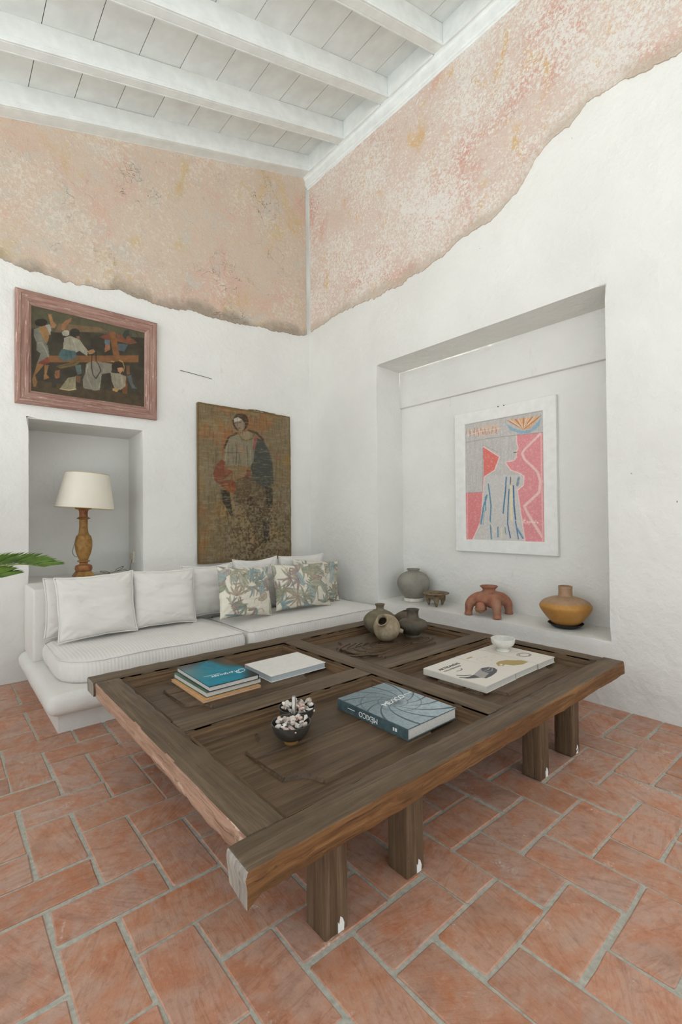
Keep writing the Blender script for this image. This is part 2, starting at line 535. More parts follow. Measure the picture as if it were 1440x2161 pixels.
def niche_wall(name, P, D, s0, s1, ztop, op, bop, depth, step, m):
    """plastered wall with a recess. P(s, z, d) -> point, d = depth behind the wall face"""
    def cuts(a, b, marks):
        xs = sorted([a, b]+list(marks))
        out = []
        for u, w in zip(xs, xs[1:]):
            n = max(1, round((w-u)/step))
            out += [u+(w-u)*k/n for k in range(n)]
        return out+[b]
    ss = cuts(s0, s1, (op[0], op[1]))
    zs = cuts(-0.05, 5.0, (op[2], op[3]))
    bm = B()
    def zmap(s, z):
        zt = ztop(s)
        return z if z < 3.4 else 3.4+(z-3.4)*(zt-3.4)/(5.0-3.4)
    V = {}
    def vert(i, j):
        if (i, j) not in V:
            V[(i, j)] = bm.verts.new(P(ss[i], zmap(ss[i], zs[j]), 0.0))
        return V[(i, j)]
    e = 1e-6
    for i in range(len(ss)-1):
        for j in range(len(zs)-1):
            if ss[i] > op[0]-e and ss[i+1] < op[1]+e and zs[j] > op[2]-e and zs[j+1] < op[3]+e:
                continue
            bm.faces.new((vert(i, j), vert(i+1, j), vert(i+1, j+1), vert(i, j+1)))
    I = [i for i, s in enumerate(ss) if op[0]-e < s < op[1]+e]
    J = [j for j, z in enumerate(zs) if op[2]-e < z < op[3]+e]
    nd = max(2, round(depth/step))
    def inner(s, z, k):
        f = k/nd
        a = (s-op[0])/(op[1]-op[0])
        b = (z-op[2])/(op[3]-op[2])
        sb = bop[0]+a*(bop[1]-bop[0])
        zb = bop[2]+b*(bop[3]-bop[2])
        return P(s+(sb-s)*f, z+(zb-z)*f, depth*f)
    W = {}
    def iv(i, j, k):
        if k == 0:
            return vert(i, j)
        if (i, j, k) not in W:
            W[(i, j, k)] = bm.verts.new(inner(ss[i], zs[j], k))
        return W[(i, j, k)]
    for k in range(nd):
        for a, b in zip(I, I[1:]):
            for j in (J[0], J[-1]):
                bm.faces.new((iv(a, j, k), iv(b, j, k), iv(b, j, k+1), iv(a, j, k+1)))
        for a, b in zip(J, J[1:]):
            for i in (I[0], I[-1]):
                bm.faces.new((iv(i, a, k), iv(i, b, k), iv(i, b, k+1), iv(i, a, k+1)))
    for a, b in zip(I, I[1:]):
        for c, d in zip(J, J[1:]):
            bm.faces.new((iv(a, c, nd), iv(b, c, nd), iv(b, d, nd), iv(a, d, nd)))
    rim = []
    for a, b in zip(I, I[1:]):
        for j in (J[0], J[-1]):
            rim.append(bm.edges.get((vert(a, j), vert(b, j))))
    for a, b in zip(J, J[1:]):
        for i in (I[0], I[-1]):
            rim.append(bm.edges.get((vert(i, a), vert(i, b))))
    bmesh.ops.bevel(bm, geom=[r for r in rim if r], offset=0.014, segments=2, profile=0.5, affect='EDGES')
    n = Vector(D)
    for v in bm.verts:
        v.co += n*wobble(v.co)
    bmesh.ops.recalc_face_normals(bm, faces=bm.faces)
    return obj(name, bm, m, None, smooth=50, kind='structure')

PB = lambda s, z, d: Vector((s, YB+d, z))
PR = lambda s, z, d: Vector((XR+d, s, z))
wall_back = niche_wall('wall_back', PB, (0, -1, 0), XL-0.3, XR+0.1, lambda s: zceil(s)+0.05, (0.505, 1.31, 0.69, 1.895), (0.505, 1.352, 0.69, 1.895), 0.53, 0.09, M_WALL)
wall_right = niche_wall('wall_right', PR, (-1, 0, 0), -3.2, YB+0.1, lambda s: 5.03, (1.10, 3.05, 0.392, 2.544), (1.12, 3.05, 0.40, 2.53), 0.345, 0.09, M_WALL)
b = B()
box(b, 3.374, 3.43, 1.04, 3.10, 2.19, 2.60, 0.008, 2)
obj('lintel', b, M_WALL, wall_right, smooth=True)

# ---- bare old plaster above the whitewash, a ragged lower edge
def exposed(name, P, D, s0, s1, poly, ztop, m, parent, seed, ds=0.011, rows=60):
    n = int((s1-s0)/ds)
    xs = [p[0] for p in poly]
    zs = [p[1] for p in poly]
    bm = B()
    lay = bm.verts.layers.float.new('edge')
    Dv = Vector(D)
    cols = []
    for i in range(n+1):
        s = s0+(s1-s0)*i/n
        zb = float(np.interp(s, xs, zs))
        zb += 0.022*mnoise.noise(Vector((s*7, seed, 0)))+0.014*mnoise.noise(Vector((s*24, seed+3, 0)))+0.010*mnoise.noise(Vector((s*70, seed+5, 0)))
        zt = ztop(s)
        col = []
        for j in range(-1, rows+1):
            f = max(0, j)/rows
            f = f**1.25
            z = zb+(zt-zb)*f
            p = P(s, z, 0.0)
            off = wobble(p)+(0.009 if j >= 0 else -0.012)
            if j > 0:
                off += 0.004*mnoise.noise(p*6.0)+0.0025*mnoise.noise(p*19.0)
            v = bm.verts.new(p+Dv*off)
            v[lay] = (z-zb)
            col.append(v)
        cols.append(col)
    for a, c in zip(cols, cols[1:]):
        for j in range(len(a)-1):
            bm.faces.new((a[j], c[j], c[j+1], a[j+1]))
    for col in (cols[0], cols[-1]):
        pass
    bmesh.ops.recalc_face_normals(bm, faces=bm.faces)
    o = obj(name, bm, m, parent, smooth=60)
    return o
PLB = [(-2, 3.06), (-.4, 3.03), (0.337, 3.012), (0.506, 2.978), (0.717, 2.977), (0.946, 2.987), (1.122, 3.023), (1.27, 2.997), (1.467, 2.994), (1.72, 3.024), (1.948, 3.031), (2.192, 3.019), (2.509, 3.054), (2.737, 3.077), (3.031, 3.12)]
PLR = [(-3.2, 3.7), (0.2, 3.65), (0.694, 3.658), (0.827, 3.674), (1.022, 3.704), (1.183, 3.714), (1.30, 3.626), (1.455, 3.598), (1.521, 3.541), (1.66, 3.39), (1.769, 3.346), (1.884, 3.299), (2.11, 3.298), (2.29, 3.21), (2.457, 3.203), (2.718, 3.166), (3.006, 3.168), (3.259, 3.192), (3.686, 3.187), (3.907, 3.159), (4.05, 3.15)]
e1 = exposed('bare_plaster', PB, (0, -1, 0), XL-0.3, XR-0.035, PLB, lambda s: zceil(s), M_EXP_L, wall_back, 1.7)
e1['label'] = 'peach and ochre old plaster laid bare above the whitewash'
e2 = exposed('bare_plaster', PR, (-1, 0, 0), -1.6, YB-0.035, PLR, lambda s: 4.73, M_EXP_R, wall_right, 5.2)
e2['label'] = 'flaking coral and ochre old plaster laid bare above the whitewash'
# fine crack lines in the whitewash
b = B()
tube(b, [(1.63, YB-0.004, 2.465), (1.75, YB-0.004, 2.458), (1.93, YB-0.004, 2.444)], 0.0022, 5)
obj('crack', b, M_GAP, wall_back)

# ---- floor
b = B()
box(b, XL-0.6, XR+0.4, -3.3, YB+0.05, -0.12, -0.0035)
floor = obj('floor', b, M_GROUT, None, kind='structure')
b = B()
box(b, -14, XL-0.62, -14, 14, -0.14, -0.02)
box(b, XL-0.62, 12, -14, -3.32, -0.14, -0.02)
obj('patio_ground', b, M_PATIO, None, kind='structure')

UX, UY, X0, Y0 = 0.1585, 0.1605, 0.242, 1.474
rnd = random.Random(5)
def tile_mesh(w, h, seed, nm='tile'):
    r = random.Random(seed)
    bm = B()
    jit = 0.0035
    cs = [(-w/2, -h/2), (w/2, -h/2), (w/2, h/2), (-w/2, h/2)]
    cs = [(x+r.uniform(-jit, jit), y+r.uniform(-jit, jit)) for x, y in cs]
    pts = []
    for i in range(4):
        (ax, ay), (bx, by) = cs[i], cs[(i+1) % 4]
        l = math.hypot(bx-ax, by-ay)
        c = r.uniform(0.0015, 0.006)/l
        for t in (c, 0.5, 1-c):
            pts.append((ax+(bx-ax)*t+r.uniform(-.0016, .0016), ay+(by-ay)*t+r.uniform(-.0016, .0016)))
    n = len(pts)
    lo = [bm.verts.new((x, y, -0.012)) for x, y in pts]
    md = [bm.verts.new((x, y, -0.0022)) for x, y in pts]
    def ins(a, q):
        return a-math.copysign(min(0.0035, abs(a)), a)
    hi = [bm.verts.new((ins(x, 0), ins(y, 0), 0.0)) for x, y in pts]
    for A, Bb in ((lo, md), (md, hi)):
        for i in range(n):
            j = (i+1) % n
            bm.faces.new((A[i], A[j], Bb[j], Bb[i]))
    bm.faces.new(hi)
    me = bpy.data.meshes.new(nm)
    bm.to_mesh(me)
    bm.free()
    me.materials.append(M_TILE)
    return me
gj = 0.0115
TH = [tile_mesh(2*UX-gj, UY-gj, k) for k in range(9)]
TV = [tile_mesh(UX-gj, 2*UY-gj, 100+k) for k in range(9)]
cand = []
for i in range(-16, 20):
    for j in range(-32, 18):
        k = (i+j) % 4
        if k == 0:
            cx, cy, hor = X0+UX*(i+1), Y0+UY*(j+0.5), True
        elif k == 2:
            cx, cy, hor = X0+UX*(i+0.5), Y0+UY*(j+1), False
        else:
            continue
        hx, hy = (UX, UY/2) if hor else (UX/2, UY)
        if cx-hx < XL-0.5 or cx+hx > XR+0.30 or cy-hy < -3.0 or cy+hy > YB+0.16:
            continue
        if cx-hx > 0.47 and cy-hy > 2.92:       # under the built-in bench
            continue
        d = Vector((cx, cy, 0))-CAMP
        zc = d.dot(fw)
        vis = -1
        if zc > 0.1:
            u, v = d.dot(rt2)/zc*994, d.dot(up2)/zc*994
            if abs(u) < 720+90 and abs(v) < 1080+140:
                vis = 1/zc
        cand.append((vis, cx, cy, hor))
cand.sort(key=lambda q: -q[0])
rest = B()
for n_, (vis, cx, cy, hor) in enumerate(cand):
    me = (TH if hor else TV)[rnd.randrange(9)]
    loc = (cx+rnd.uniform(-.0025, .0025), cy+rnd.uniform(-.0025, .0025), rnd.uniform(-0.0012, 0.0008))
    rot = (rnd.uniform(-.006, .006), rnd.uniform(-.006, .006), rnd.uniform(-.012, .012)+(math.pi if rnd.random() < .5 else 0))
    if n_ < 298 and vis > 0:
        t = obj('tile', me, None, floor)
        t.location = loc
        t.rotation_euler = rot
    else:
        nv = len(rest.verts)
        rest.from_mesh(me)
        rest.verts.ensure_lookup_table()
        Mx = Matrix.Translation(loc) @ Matrix.Rotation(rot[2], 4, 'Z')
        for v in rest.verts[nv:]:
            v.co = Mx @ v.co
obj('tile_field', rest, M_TILE, floor, kind='stuff')

# ---- sloping board ceiling on beams
bm = B()
def slab(bm, x0, x1, y0, y1, dz0, dz1):
    vv = []
    for x, y, dz in ((x0, y0, dz0), (x1, y0, dz0), (x1, y1, dz0), (x0, y1, dz0), (x0, y0, dz1), (x1, y0, dz1), (x1, y1, dz1), (x0, y1, dz1)):
        vv.append(bm.verts.new((x, y, zceil(x)+dz)))
    for ix in ((0, 3, 2, 1), (4, 5, 6, 7), (0, 1, 5, 4), (1, 2, 6, 5), (2, 3, 7, 6), (3, 0, 4, 7)):
        bm.faces.new([vv[i] for i in ix])
slab(bm, XL, XR+0.3, YF, YB+0.3, 0.024, 0.14)
ceiling = obj('ceiling', bm, M_GAP, None, kind='structure')
xk = 0.489-0.2915*8
while xk < 2.985:
    x0, x1 = max(xk, XL)+0.0022, min(xk+0.2915, XR-0.01)-0.0022
    if x1 > x0+0.02:
        bm = B()
        slab(bm, x0, x1, YF, YB, rnd.uniform(0, 0.003), 0.022)
        p = obj('plank', bm, M_CEIL, ceiling)
    xk += 0.2915
def beam(y0, y1, name='beam'):
    w = y1-y0
    # cross-section (y, z above the beam's underside) with beads along both lower arrises
    pr = [(0.012, 0), (0.014, 0.003), (0.018, 0.003), (0.020, 0)]
    prof = [(0.004, 0.0)] + pr + [(w-a, z) for a, z in pr[::-1]] + [(w-0.004, 0.0), (w, 0.004), (w, 0.026), (w-0.003, 0.028), (w-0.003, 0.033), (w, 0.035), (w, 0.165),
            (0, 0.165), (0, 0.035), (0.003, 0.033), (0.003, 0.028), (0, 0.026), (0, 0.004)]
    bm = B()
    n = 18
    rings = []
    for i in range(n+1):
        x = XL-0.05+(2.992-XL+0.05)*i/n
        dy = 0.004*mnoise.noise(Vector((x*1.3, y0*3, 0)))
        rings.append([bm.verts.new((x, y0+a+dy, zbeam(x)+z)) for a, z in prof])
    m = len(prof)
    for A, Bb in zip(rings, rings[1:]):
        for k in range(m):
            bm.faces.new((A[k], Bb[k], Bb[(k+1) % m], A[(k+1) % m]))
    bm.faces.new(rings[0])
    bm.faces.new(rings[-1][::-1])
    bmesh.ops.recalc_face_normals(bm, faces=bm.faces)
    return obj(name, bm, M_BEAM, ceiling, smooth=20)
ys = [3.425-0.588*k for k in range(0, 9)]
beam(3.93, 4.068)
edges = [4.068]
for yc in ys:
    beam(yc-0.05, yc+0.05)
# boards closing the bays above the cornice
bays = [(ys[0]+0.05, 3.93)] + [(b_+0.05, a_-0.05) for a_, b_ in zip(ys, ys[1:])]
for y0, y1 in bays:
    bm = B()
    box(bm, 2.968, 2.985, y0+0.001, y1-0.001, 4.80, zceil(2.968)+0.01, 0.002, 1)
    obj('bay_board', bm, M_BEAM, ceiling)
# cornice along the side wall
prof = [(0.0, 4.70), (0.012, 4.70), (0.016, 4.712), (0.026, 4.716), (0.030, 4.728), (0.042, 4.734), (0.044, 4.785), (0.052, 4.79), (0.056, 4.80), (0.072, 4.806), (0.074, 4.826), (0.0, 4.84)]
bm = B()
rings = []
for i in range(30):
    y = YF+(YB-0.005-YF)*i/29
    dz = 0.003*mnoise.noise(Vector((y*2, 7, 0)))
    rings.append([bm.verts.new((XR-a, y, z+dz)) for a, z in prof])
for A, Bb in zip(rings, rings[1:]):
    for k in range(len(prof)):
        bm.faces.new((A[k], A[(k+1) % len(prof)], Bb[(k+1) % len(prof)], Bb[k]))
bm.faces.new(rings[0])
bm.faces.new(rings[-1][::-1])
bmesh.ops.recalc_face_normals(bm, faces=bm.faces)
obj('trim_1', bm, M_BEAM, None, smooth=25, kind='structure')

# ================================================================== built-in bench
bench = thing('masonry_bench', 'white plastered built-in bench with rounded seat slab along the back wall', 'bench', (1.75, 3.4, 0))
def rel(bm, root):
    l = root.location
    for v in bm.verts:
        v.co -= l
    return bm
def lumpy(bm, amp, f=3.0):
    bm.normal_update()
    for v in bm.verts:
        v.co += v.normal*amp*mnoise.noise(v.co*f)
b = B()
box(b, 0.497, 3.055, 2.935, 4.06, -0.01, 0.13)
bmesh.ops.subdivide_edges(b, edges=b.edges, cuts=7, use_grid_fill=True)
lumpy(b, 0.006)
obj('base', rel(b, bench), M_BENCH, bench, smooth=50)
b = B()
box(b, 0.435, 3.055, 2.862, 4.065, 0.105, 0.222, 0.052, 5)
bmesh.ops.subdivide_edges(b, edges=[e for e in b.edges if e.calc_length() > 0.3], cuts=14, use_grid_fill=True)
lumpy(b, 0.008)
obj('seat_slab', rel(b, bench), M_BENCH, bench, smooth=60)
b = B()
box(b, 0.478, 3.055, 3.665, 4.068, 0.215, 0.695, 0.016, 3)
bmesh.ops.subdivide_edges(b, edges=[e for e in b.edges if e.calc_length() > 0.3], cuts=10, use_grid_fill=True)
lumpy(b, 0.005)
obj('back_ledge', rel(b, bench), M_BENCH, bench, smooth=50)

# ================================================================== painting on grids
_tab = np.random.default_rng(11).random((256, 256))
def vnoise(x, y):
    xi, yi = np.floor(x).astype(int), np.floor(y).astype(int)
    fx, fy = x-xi, y-yi
    fx, fy = fx*fx*(3-2*fx), fy*fy*(3-2*fy)
    g = lambda a, b_: _tab[a & 255, b_ & 255]
    return (g(xi, yi)*(1-fx)+g(xi+1, yi)*fx)*(1-fy)+(g(xi, yi+1)*(1-fx)+g(xi+1, yi+1)*fx)*fy
def fbm(x, y, o=4):
    s, a, t = 0, 0.5, 0
    for k in range(o):
        s = s+a*vnoise(x+k*17.3, y+k*31.7)
        t += a
        x, y, a = x*2.03, y*2.03, a*0.5
    return s/t
class Pic:
    def __init__(s, nu, nv, asp, bg):
        u = np.linspace(0, 1, nu+1)
        v = np.linspace(0, 1, nv+1)
        s.U, s.V = np.meshgrid(u, v)
        s.nu, s.nv, s.asp = nu, nv, asp
        s.c = np.zeros(s.U.shape+(3,))
        s.c[:] = bg
    def put(s, m, col, a=1.0):
        k = (m*a)[..., None]
        s.c = s.c*(1-k)+np.array(col, float)*k
    def poly(s, pts, col, a=1.0, dx=None, dy=None):
        U = s.U if dx is None else s.U+dx
        V = s.V if dy is None else s.V+dy
        m = np.zeros(U.shape, bool)
        n = len(pts)
        for i in range(n):
            x1, y1 = pts[i]
            x2, y2 = pts[(i+1) % n]
            if y1 == y2:
                continue
            m ^= ((y1 > V) != (y2 > V)) & (U < (x2-x1)*(V-y1)/(y2-y1)+x1)
        s.put(m.astype(float), col, a)
        return m
    def dist(s, pts):
        d = np.full(s.U.shape, 9.0)
        for (x1, y1), (x2, y2) in zip(pts, pts[1:]):
            ax, ay = x2-x1, (y2-y1)*s.asp
            px, py = s.U-x1, (s.V-y1)*s.asp
            t = np.clip((px*ax+py*ay)/(ax*ax+ay*ay+1e-12), 0, 1)
            d = np.minimum(d, np.hypot(px-t*ax, py-t*ay))
        return d
    def stroke(s, pts, w, col, a=1.0):
        d = s.dist(pts)
        w = max(w, 0.35/s.nu)
        s.put(np.clip((w-d)*s.nu+0.5, 0, 1), col, a)
    def ops(s, L, a=1.0):
        for w, col, pts in L:
            if w == 0:
                s.poly(pts, col, a)
            else:
                s.stroke(pts, w, col, a)
    def attr(s, me):
        at = me.attributes.new('paint', 'FLOAT_COLOR', 'POINT')
        c = np.clip(s.c.reshape(-1, 3)/255, 0, 1)
        c = np.where(c <= 0.04045, c/12.92, ((c+0.055)/1.055)**2.4)
        buf = np.ones((len(c), 4), np.float32)
        buf[:, :3] = c
        at.data.foreach_set('color', buf.ravel())
def grid_mesh(name, nu, nv, f):
    """f(u, v) -> arrays x, y, z ; vertex order matches Pic"""
    u = np.linspace(0, 1, nu+1)
    v = np.linspace(0, 1, nv+1)
    U, V = np.meshgrid(u, v)
    X, Y, Z = f(U, V)
    co = np.stack([X+0*U, Y+0*U, Z+0*U], -1).reshape(-1, 3)
    fs = []
    for j in range(nv):
        for i in range(nu):
            a = j*(nu+1)+i
            fs.append((a, a+1, a+nu+2, a+nu+1))
    me = bpy.data.meshes.new(name)
    me.from_pydata(co.tolist(), [], fs)
    return me

ART = {
 'A1': [
  (0,(84,80,58),[(-0.005,1.014),(1.007,1.019),(1.007,0.925),(0.568,0.857),(0.394,0.816),(0.222,0.749),(-0.006,0.734)]),
  (0,(112,88,62),[(0.223,0.863),(0.568,0.928),(0.647,0.897),(0.394,0.814),(0.187,0.743)]),
  (0,(74,60,40),[(-0.003,0.135),(1.011,0.155),(1.01,-0.02),(-0.004,-0.016)]),
  (0,(126,84,48),[(0.131,0.448),(0.935,0.677),(0.935,0.585),(0.131,0.371)]),
  (0.0018,(84,54,30),[(0.131,0.369),(0.935,0.582)]),
  (0,(124,80,44),[(0.651,0.901),(0.711,0.921),(0.754,0.626),(0.697,0.609)]),
  (0,(112,70,38),[(0.773,0.377),(0.823,0.378),(0.83,0.146),(0.78,0.141)]),
  (0,(152,114,70),[(0.063,0.767),(0.113,0.805),(0.146,0.744),(0.142,0.661),(0.125,0.584),(0.092,0.645),(0.066,0.708)]),
  (0,(122,120,106),[(0.023,0.724),(0.062,0.757),(0.085,0.663),(0.132,0.566),(0.145,0.457),(0.11,0.386),(0.05,0.339),(0.077,0.458),(0.045,0.489),(0.045,0.58),(0.026,0.644)]),
  (0,(154,150,138),[(0.109,0.804),(0.147,0.827),(0.16,0.79),(0.153,0.695),(0.136,0.751)]),
  (0,(152,110,70),[(0.134,0.945),(0.161,0.95),(0.174,0.877),(0.202,0.835),(0.188,0.794),(0.16,0.79),(0.147,0.868)]),
  (0,(40,32,24),[(0.13,0.841),(0.124,0.818),(0.108,0.796),(0.085,0.78),(0.062,0.775),(0.042,0.781),(0.031,0.796),(0.031,0.818),(0.042,0.841),(0.062,0.86),(0.086,0.871),(0.108,0.871),(0.124,0.861)]),
  (0,(122,62,42),[(0.05,0.339),(0.131,0.433),(0.151,0.387),(0.144,0.365),(0.103,0.328)]),
  (0,(142,102,62),[(0.05,0.339),(0.103,0.333),(0.036,0.194),(0.049,0.117),(0.042,0.065),(0.023,0.055),(0.01,0.138),(0.037,0.265)]),
  (0,(142,100,60),[(0.107,0.329),(0.141,0.343),(0.123,0.226),(0.147,0.191),(0.103,0.155)]),
  (0.0018,(170,166,150),[(0.052,0.572),(0.085,0.592),(0.118,0.511),(0.138,0.435)]),
  (0.0018,(88,86,76),[(0.072,0.7),(0.098,0.627),(0.132,0.545)]),
  (0.0015,(90,88,78),[(0.051,0.531),(0.058,0.473),(0.097,0.464)]),
  (0,(142,98,66),[(0.243,0.787),(0.244,0.86),(0.279,0.919),(0.322,0.961),(0.326,0.936),(0.279,0.841),(0.268,0.79)]),
  (0,(168,162,142),[(0.311,0.773),(0.307,0.755),(0.297,0.739),(0.282,0.728),(0.267,0.725),(0.254,0.731),(0.247,0.743),(0.247,0.76),(0.254,0.778),(0.267,0.792),(0.282,0.799),(0.297,0.798),(0.307,0.788)]),
  (0,(44,42,34),[(0.398,0.805),(0.393,0.778),(0.378,0.754),(0.357,0.739),(0.335,0.735),(0.317,0.743),(0.307,0.762),(0.307,0.787),(0.317,0.813),(0.335,0.833),(0.357,0.844),(0.378,0.842),(0.393,0.828)]),
  (0,(140,96,68),[(0.364,0.753),(0.394,0.763),(0.397,0.732),(0.372,0.729)]),
  (0,(154,148,128),[(0.264,0.7),(0.314,0.742),(0.394,0.72),(0.43,0.657),(0.467,0.603),(0.459,0.536),(0.437,0.551),(0.393,0.581),(0.363,0.551),(0.256,0.567)]),
  (0.0018,(120,114,96),[(0.306,0.703),(0.32,0.591),(0.334,0.553)]),
  (0.0018,(186,180,160),[(0.342,0.693),(0.364,0.604),(0.371,0.559)]),
  (0.0018,(120,114,96),[(0.394,0.709),(0.423,0.622),(0.452,0.566)]),
  (0,(162,120,80),[(0.467,0.603),(0.513,0.638),(0.532,0.611),(0.505,0.576),(0.471,0.561)]),
  (0,(68,94,94),[(0.242,0.558),(0.356,0.57),(0.37,0.511),(0.334,0.458),(0.269,0.419),(0.213,0.456)]),
  (0.0018,(46,66,68),[(0.277,0.537),(0.291,0.457)]),
  (0.0018,(46,66,68),[(0.32,0.539),(0.327,0.467)]),
  (0,(106,88,50),[(0.199,0.343),(0.334,0.427),(0.378,0.502),(0.407,0.457),(0.363,0.392),(0.234,0.321)]),
  (0.0022,(64,52,30),[(0.206,0.335),(0.334,0.405),(0.392,0.474)]),
  (0,(88,104,98),[(0.355,0.39),(0.407,0.414),(0.41,0.308),(0.377,0.279)]),
  (0,(132,88,56),[(0.192,0.285),(0.227,0.304),(0.23,0.211),(0.198,0.193),(0.185,0.231)]),
  (0,(54,48,36),[(0.171,0.186),(0.209,0.196),(0.198,0.079),(0.163,0.082)]),
  (0,(112,76,48),[(0.362,0.275),(0.406,0.275),(0.398,0.188),(0.369,0.192)]),
  (0,(142,132,104),[(0.297,0.227),(0.362,0.259),(0.365,0.106),(0.303,0.076),(0.232,0.082)]),
  (0.0033,(206,186,128),[(0.232,0.079),(0.303,0.075),(0.365,0.104)]),
  (0.0018,(108,98,76),[(0.322,0.228),(0.289,0.094)]),
  (0.0018,(108,98,76),[(0.347,0.24),(0.332,0.099)]),
  (0,(130,124,108),[(0.451,0.437),(0.497,0.482),(0.574,0.492),(0.685,0.5),(0.676,0.386),(0.589,0.342),(0.572,0.141),(0.533,0.121),(0.427,0.13),(0.421,0.236),(0.443,0.317)]),
  (0.0018,(160,154,136),[(0.466,0.43),(0.451,0.351),(0.465,0.247),(0.503,0.147)]),
  (0.0018,(98,92,78),[(0.497,0.449),(0.526,0.261),(0.533,0.132)]),
  (0.0018,(98,92,78),[(0.574,0.47),(0.636,0.409)]),
  (0.0018,(158,152,134),[(0.558,0.444),(0.58,0.274),(0.564,0.15)]),
  (0.0033,(186,150,78),[(0.677,0.531),(0.705,0.528)]),
  (0.0033,(186,150,78),[(0.75,0.562),(0.783,0.549),(0.799,0.485),(0.79,0.426)]),
  (0,(144,136,114),[(0.668,0.384),(0.757,0.39),(0.815,0.365),(0.81,0.238),(0.764,0.183),(0.707,0.193),(0.683,0.265)]),
  (0.0018,(108,100,82),[(0.708,0.361),(0.715,0.217)]),
  (0.0018,(108,100,82),[(0.749,0.36),(0.756,0.215)]),
  (0.0018,(172,164,142),[(0.773,0.354),(0.781,0.232)]),
  (0,(48,36,26),[(0.787,0.499),(0.781,0.469),(0.763,0.443),(0.739,0.426),(0.714,0.423),(0.693,0.434),(0.681,0.457),(0.681,0.485),(0.693,0.514),(0.714,0.536),(0.74,0.547),(0.764,0.543),(0.781,0.526)]),
  (0,(176,126,90),[(0.733,0.457),(0.782,0.481),(0.784,0.436),(0.761,0.391),(0.737,0.418)]),
  (0,(178,138,86),[(0.691,0.189),(0.756,0.198),(0.731,0.148),(0.691,0.156)]),
  (0,(122,74,50),[(0.723,0.891),(0.793,0.891),(0.868,0.881),(0.928,0.842),(0.851,0.796),(0.727,0.803)]),
  (0,(50,52,48),[(0.868,0.927),(0.863,0.897),(0.85,0.87),(0.831,0.854),(0.811,0.851),(0.795,0.863),(0.786,0.886),(0.786,0.915),(0.795,0.944),(0.812,0.966),(0.832,0.976),(0.85,0.972),(0.864,0.954)]),
  (0,(124,76,52),[(0.862,0.877),(0.859,0.858),(0.852,0.842),(0.841,0.832),(0.83,0.831),(0.821,0.838),(0.816,0.853),(0.816,0.872),(0.821,0.89),(0.83,0.903),(0.842,0.909),(0.852,0.906),(0.86,0.894)]),
  (0.0022,(110,110,104),[(0.847,0.966),(0.858,0.912)]),
  (0,(78,90,96),[(0.735,0.772),(0.834,0.791),(0.8,0.69),(0.742,0.69)]),
  (0,(120,66,48),[(0.568,0.808),(0.655,0.88),(0.67,0.774),(0.615,0.79)]),
  (0,(96,110,118),[(0.615,0.79),(0.662,0.794),(0.662,0.738),(0.618,0.725)]),
  (0,(152,98,68),[(0.622,0.726),(0.662,0.738),(0.661,0.671),(0.614,0.624),(0.614,0.657)]),
  (0,(112,80,50),[(0.816,0.512),(0.849,0.521),(0.853,0.408),(0.823,0.389)]),
  (0,(84,92,92),[(0.823,0.378),(0.866,0.4),(0.882,0.289),(0.924,0.23),(0.873,0.23),(0.84,0.314)]),
  (0.004,(42,32,22),[(0.501,0.57),(0.497,0.406),(0.511,0.312),(0.538,0.275),(0.581,0.384),(0.558,0.466),(0.539,0.493),(0.536,0.612)]),
  (0.0037,(70,50,32),[(0.911,0.975),(0.954,0.897),(0.998,0.864)]),
 ],
 'A2': [
  (0,(96,82,60),[(0.363,0.528),(0.577,0.587),(0.755,0.522),(0.8,0.45),(0.766,0.358),(0.701,0.25),(0.744,0.149),(0.622,0.099),(0.51,0.269),(0.455,0.356),(0.345,0.399)]),
  (0,(62,66,62),[(0.584,0.827),(0.68,0.807),(0.746,0.739),(0.778,0.668),(0.788,0.596),(0.799,0.523),(0.693,0.484),(0.561,0.534),(0.521,0.656),(0.56,0.754)]),
  (0,(50,46,36),[(0.22,0.464),(0.306,0.458),(0.345,0.3),(0.315,0.3),(0.27,0.355),(0.237,0.389)]),
  (0,(56,52,42),[(0.694,0.502),(0.777,0.486),(0.782,0.377),(0.719,0.331)]),
  (0,(60,56,48),[(0.656,0.259),(0.732,0.267),(0.744,0.131),(0.682,0.106)]),
  (0.0112,(72,54,36),[(0.261,0.735),(0.302,0.798),(0.385,0.834)]),
  (0.0112,(72,54,36),[(0.513,0.865),(0.6,0.855),(0.673,0.815)]),
  (0,(130,124,104),[(0.316,0.807),(0.413,0.831),(0.482,0.793),(0.569,0.817),(0.582,0.756),(0.565,0.658),(0.52,0.62),(0.435,0.625),(0.365,0.622),(0.284,0.618),(0.251,0.642),(0.26,0.719)]),
  (0,(122,66,46),[(0.232,0.658),(0.271,0.643),(0.257,0.609),(0.351,0.587),(0.241,0.524),(0.363,0.528),(0.375,0.468),(0.253,0.474),(0.163,0.521),(0.144,0.562),(0.178,0.622)]),
  (0,(134,74,40),[(0.254,0.49),(0.382,0.494),(0.36,0.442),(0.279,0.453)]),
  (0,(108,58,46),[(0.491,0.602),(0.537,0.599),(0.525,0.541),(0.468,0.544)]),
  (0,(130,110,76),[(0.264,0.609),(0.435,0.625),(0.49,0.584),(0.363,0.536),(0.295,0.534),(0.353,0.579)]),
  (0,(64,50,34),[(0.517,0.92),(0.506,0.891),(0.478,0.866),(0.438,0.853),(0.397,0.853),(0.364,0.867),(0.346,0.891),(0.346,0.919),(0.366,0.946),(0.4,0.966),(0.441,0.974),(0.48,0.967),(0.508,0.948)]),
  (0,(150,132,112),[(0.358,0.926),(0.395,0.942),(0.441,0.933),(0.474,0.906),(0.467,0.869),(0.434,0.849),(0.397,0.863),(0.365,0.892)]),
  (0,(194,186,174),[(0.355,0.928),(0.402,0.944),(0.441,0.931),(0.409,0.917),(0.363,0.909)]),
  (0.0028,(70,56,42),[(0.367,0.898),(0.387,0.905)]),
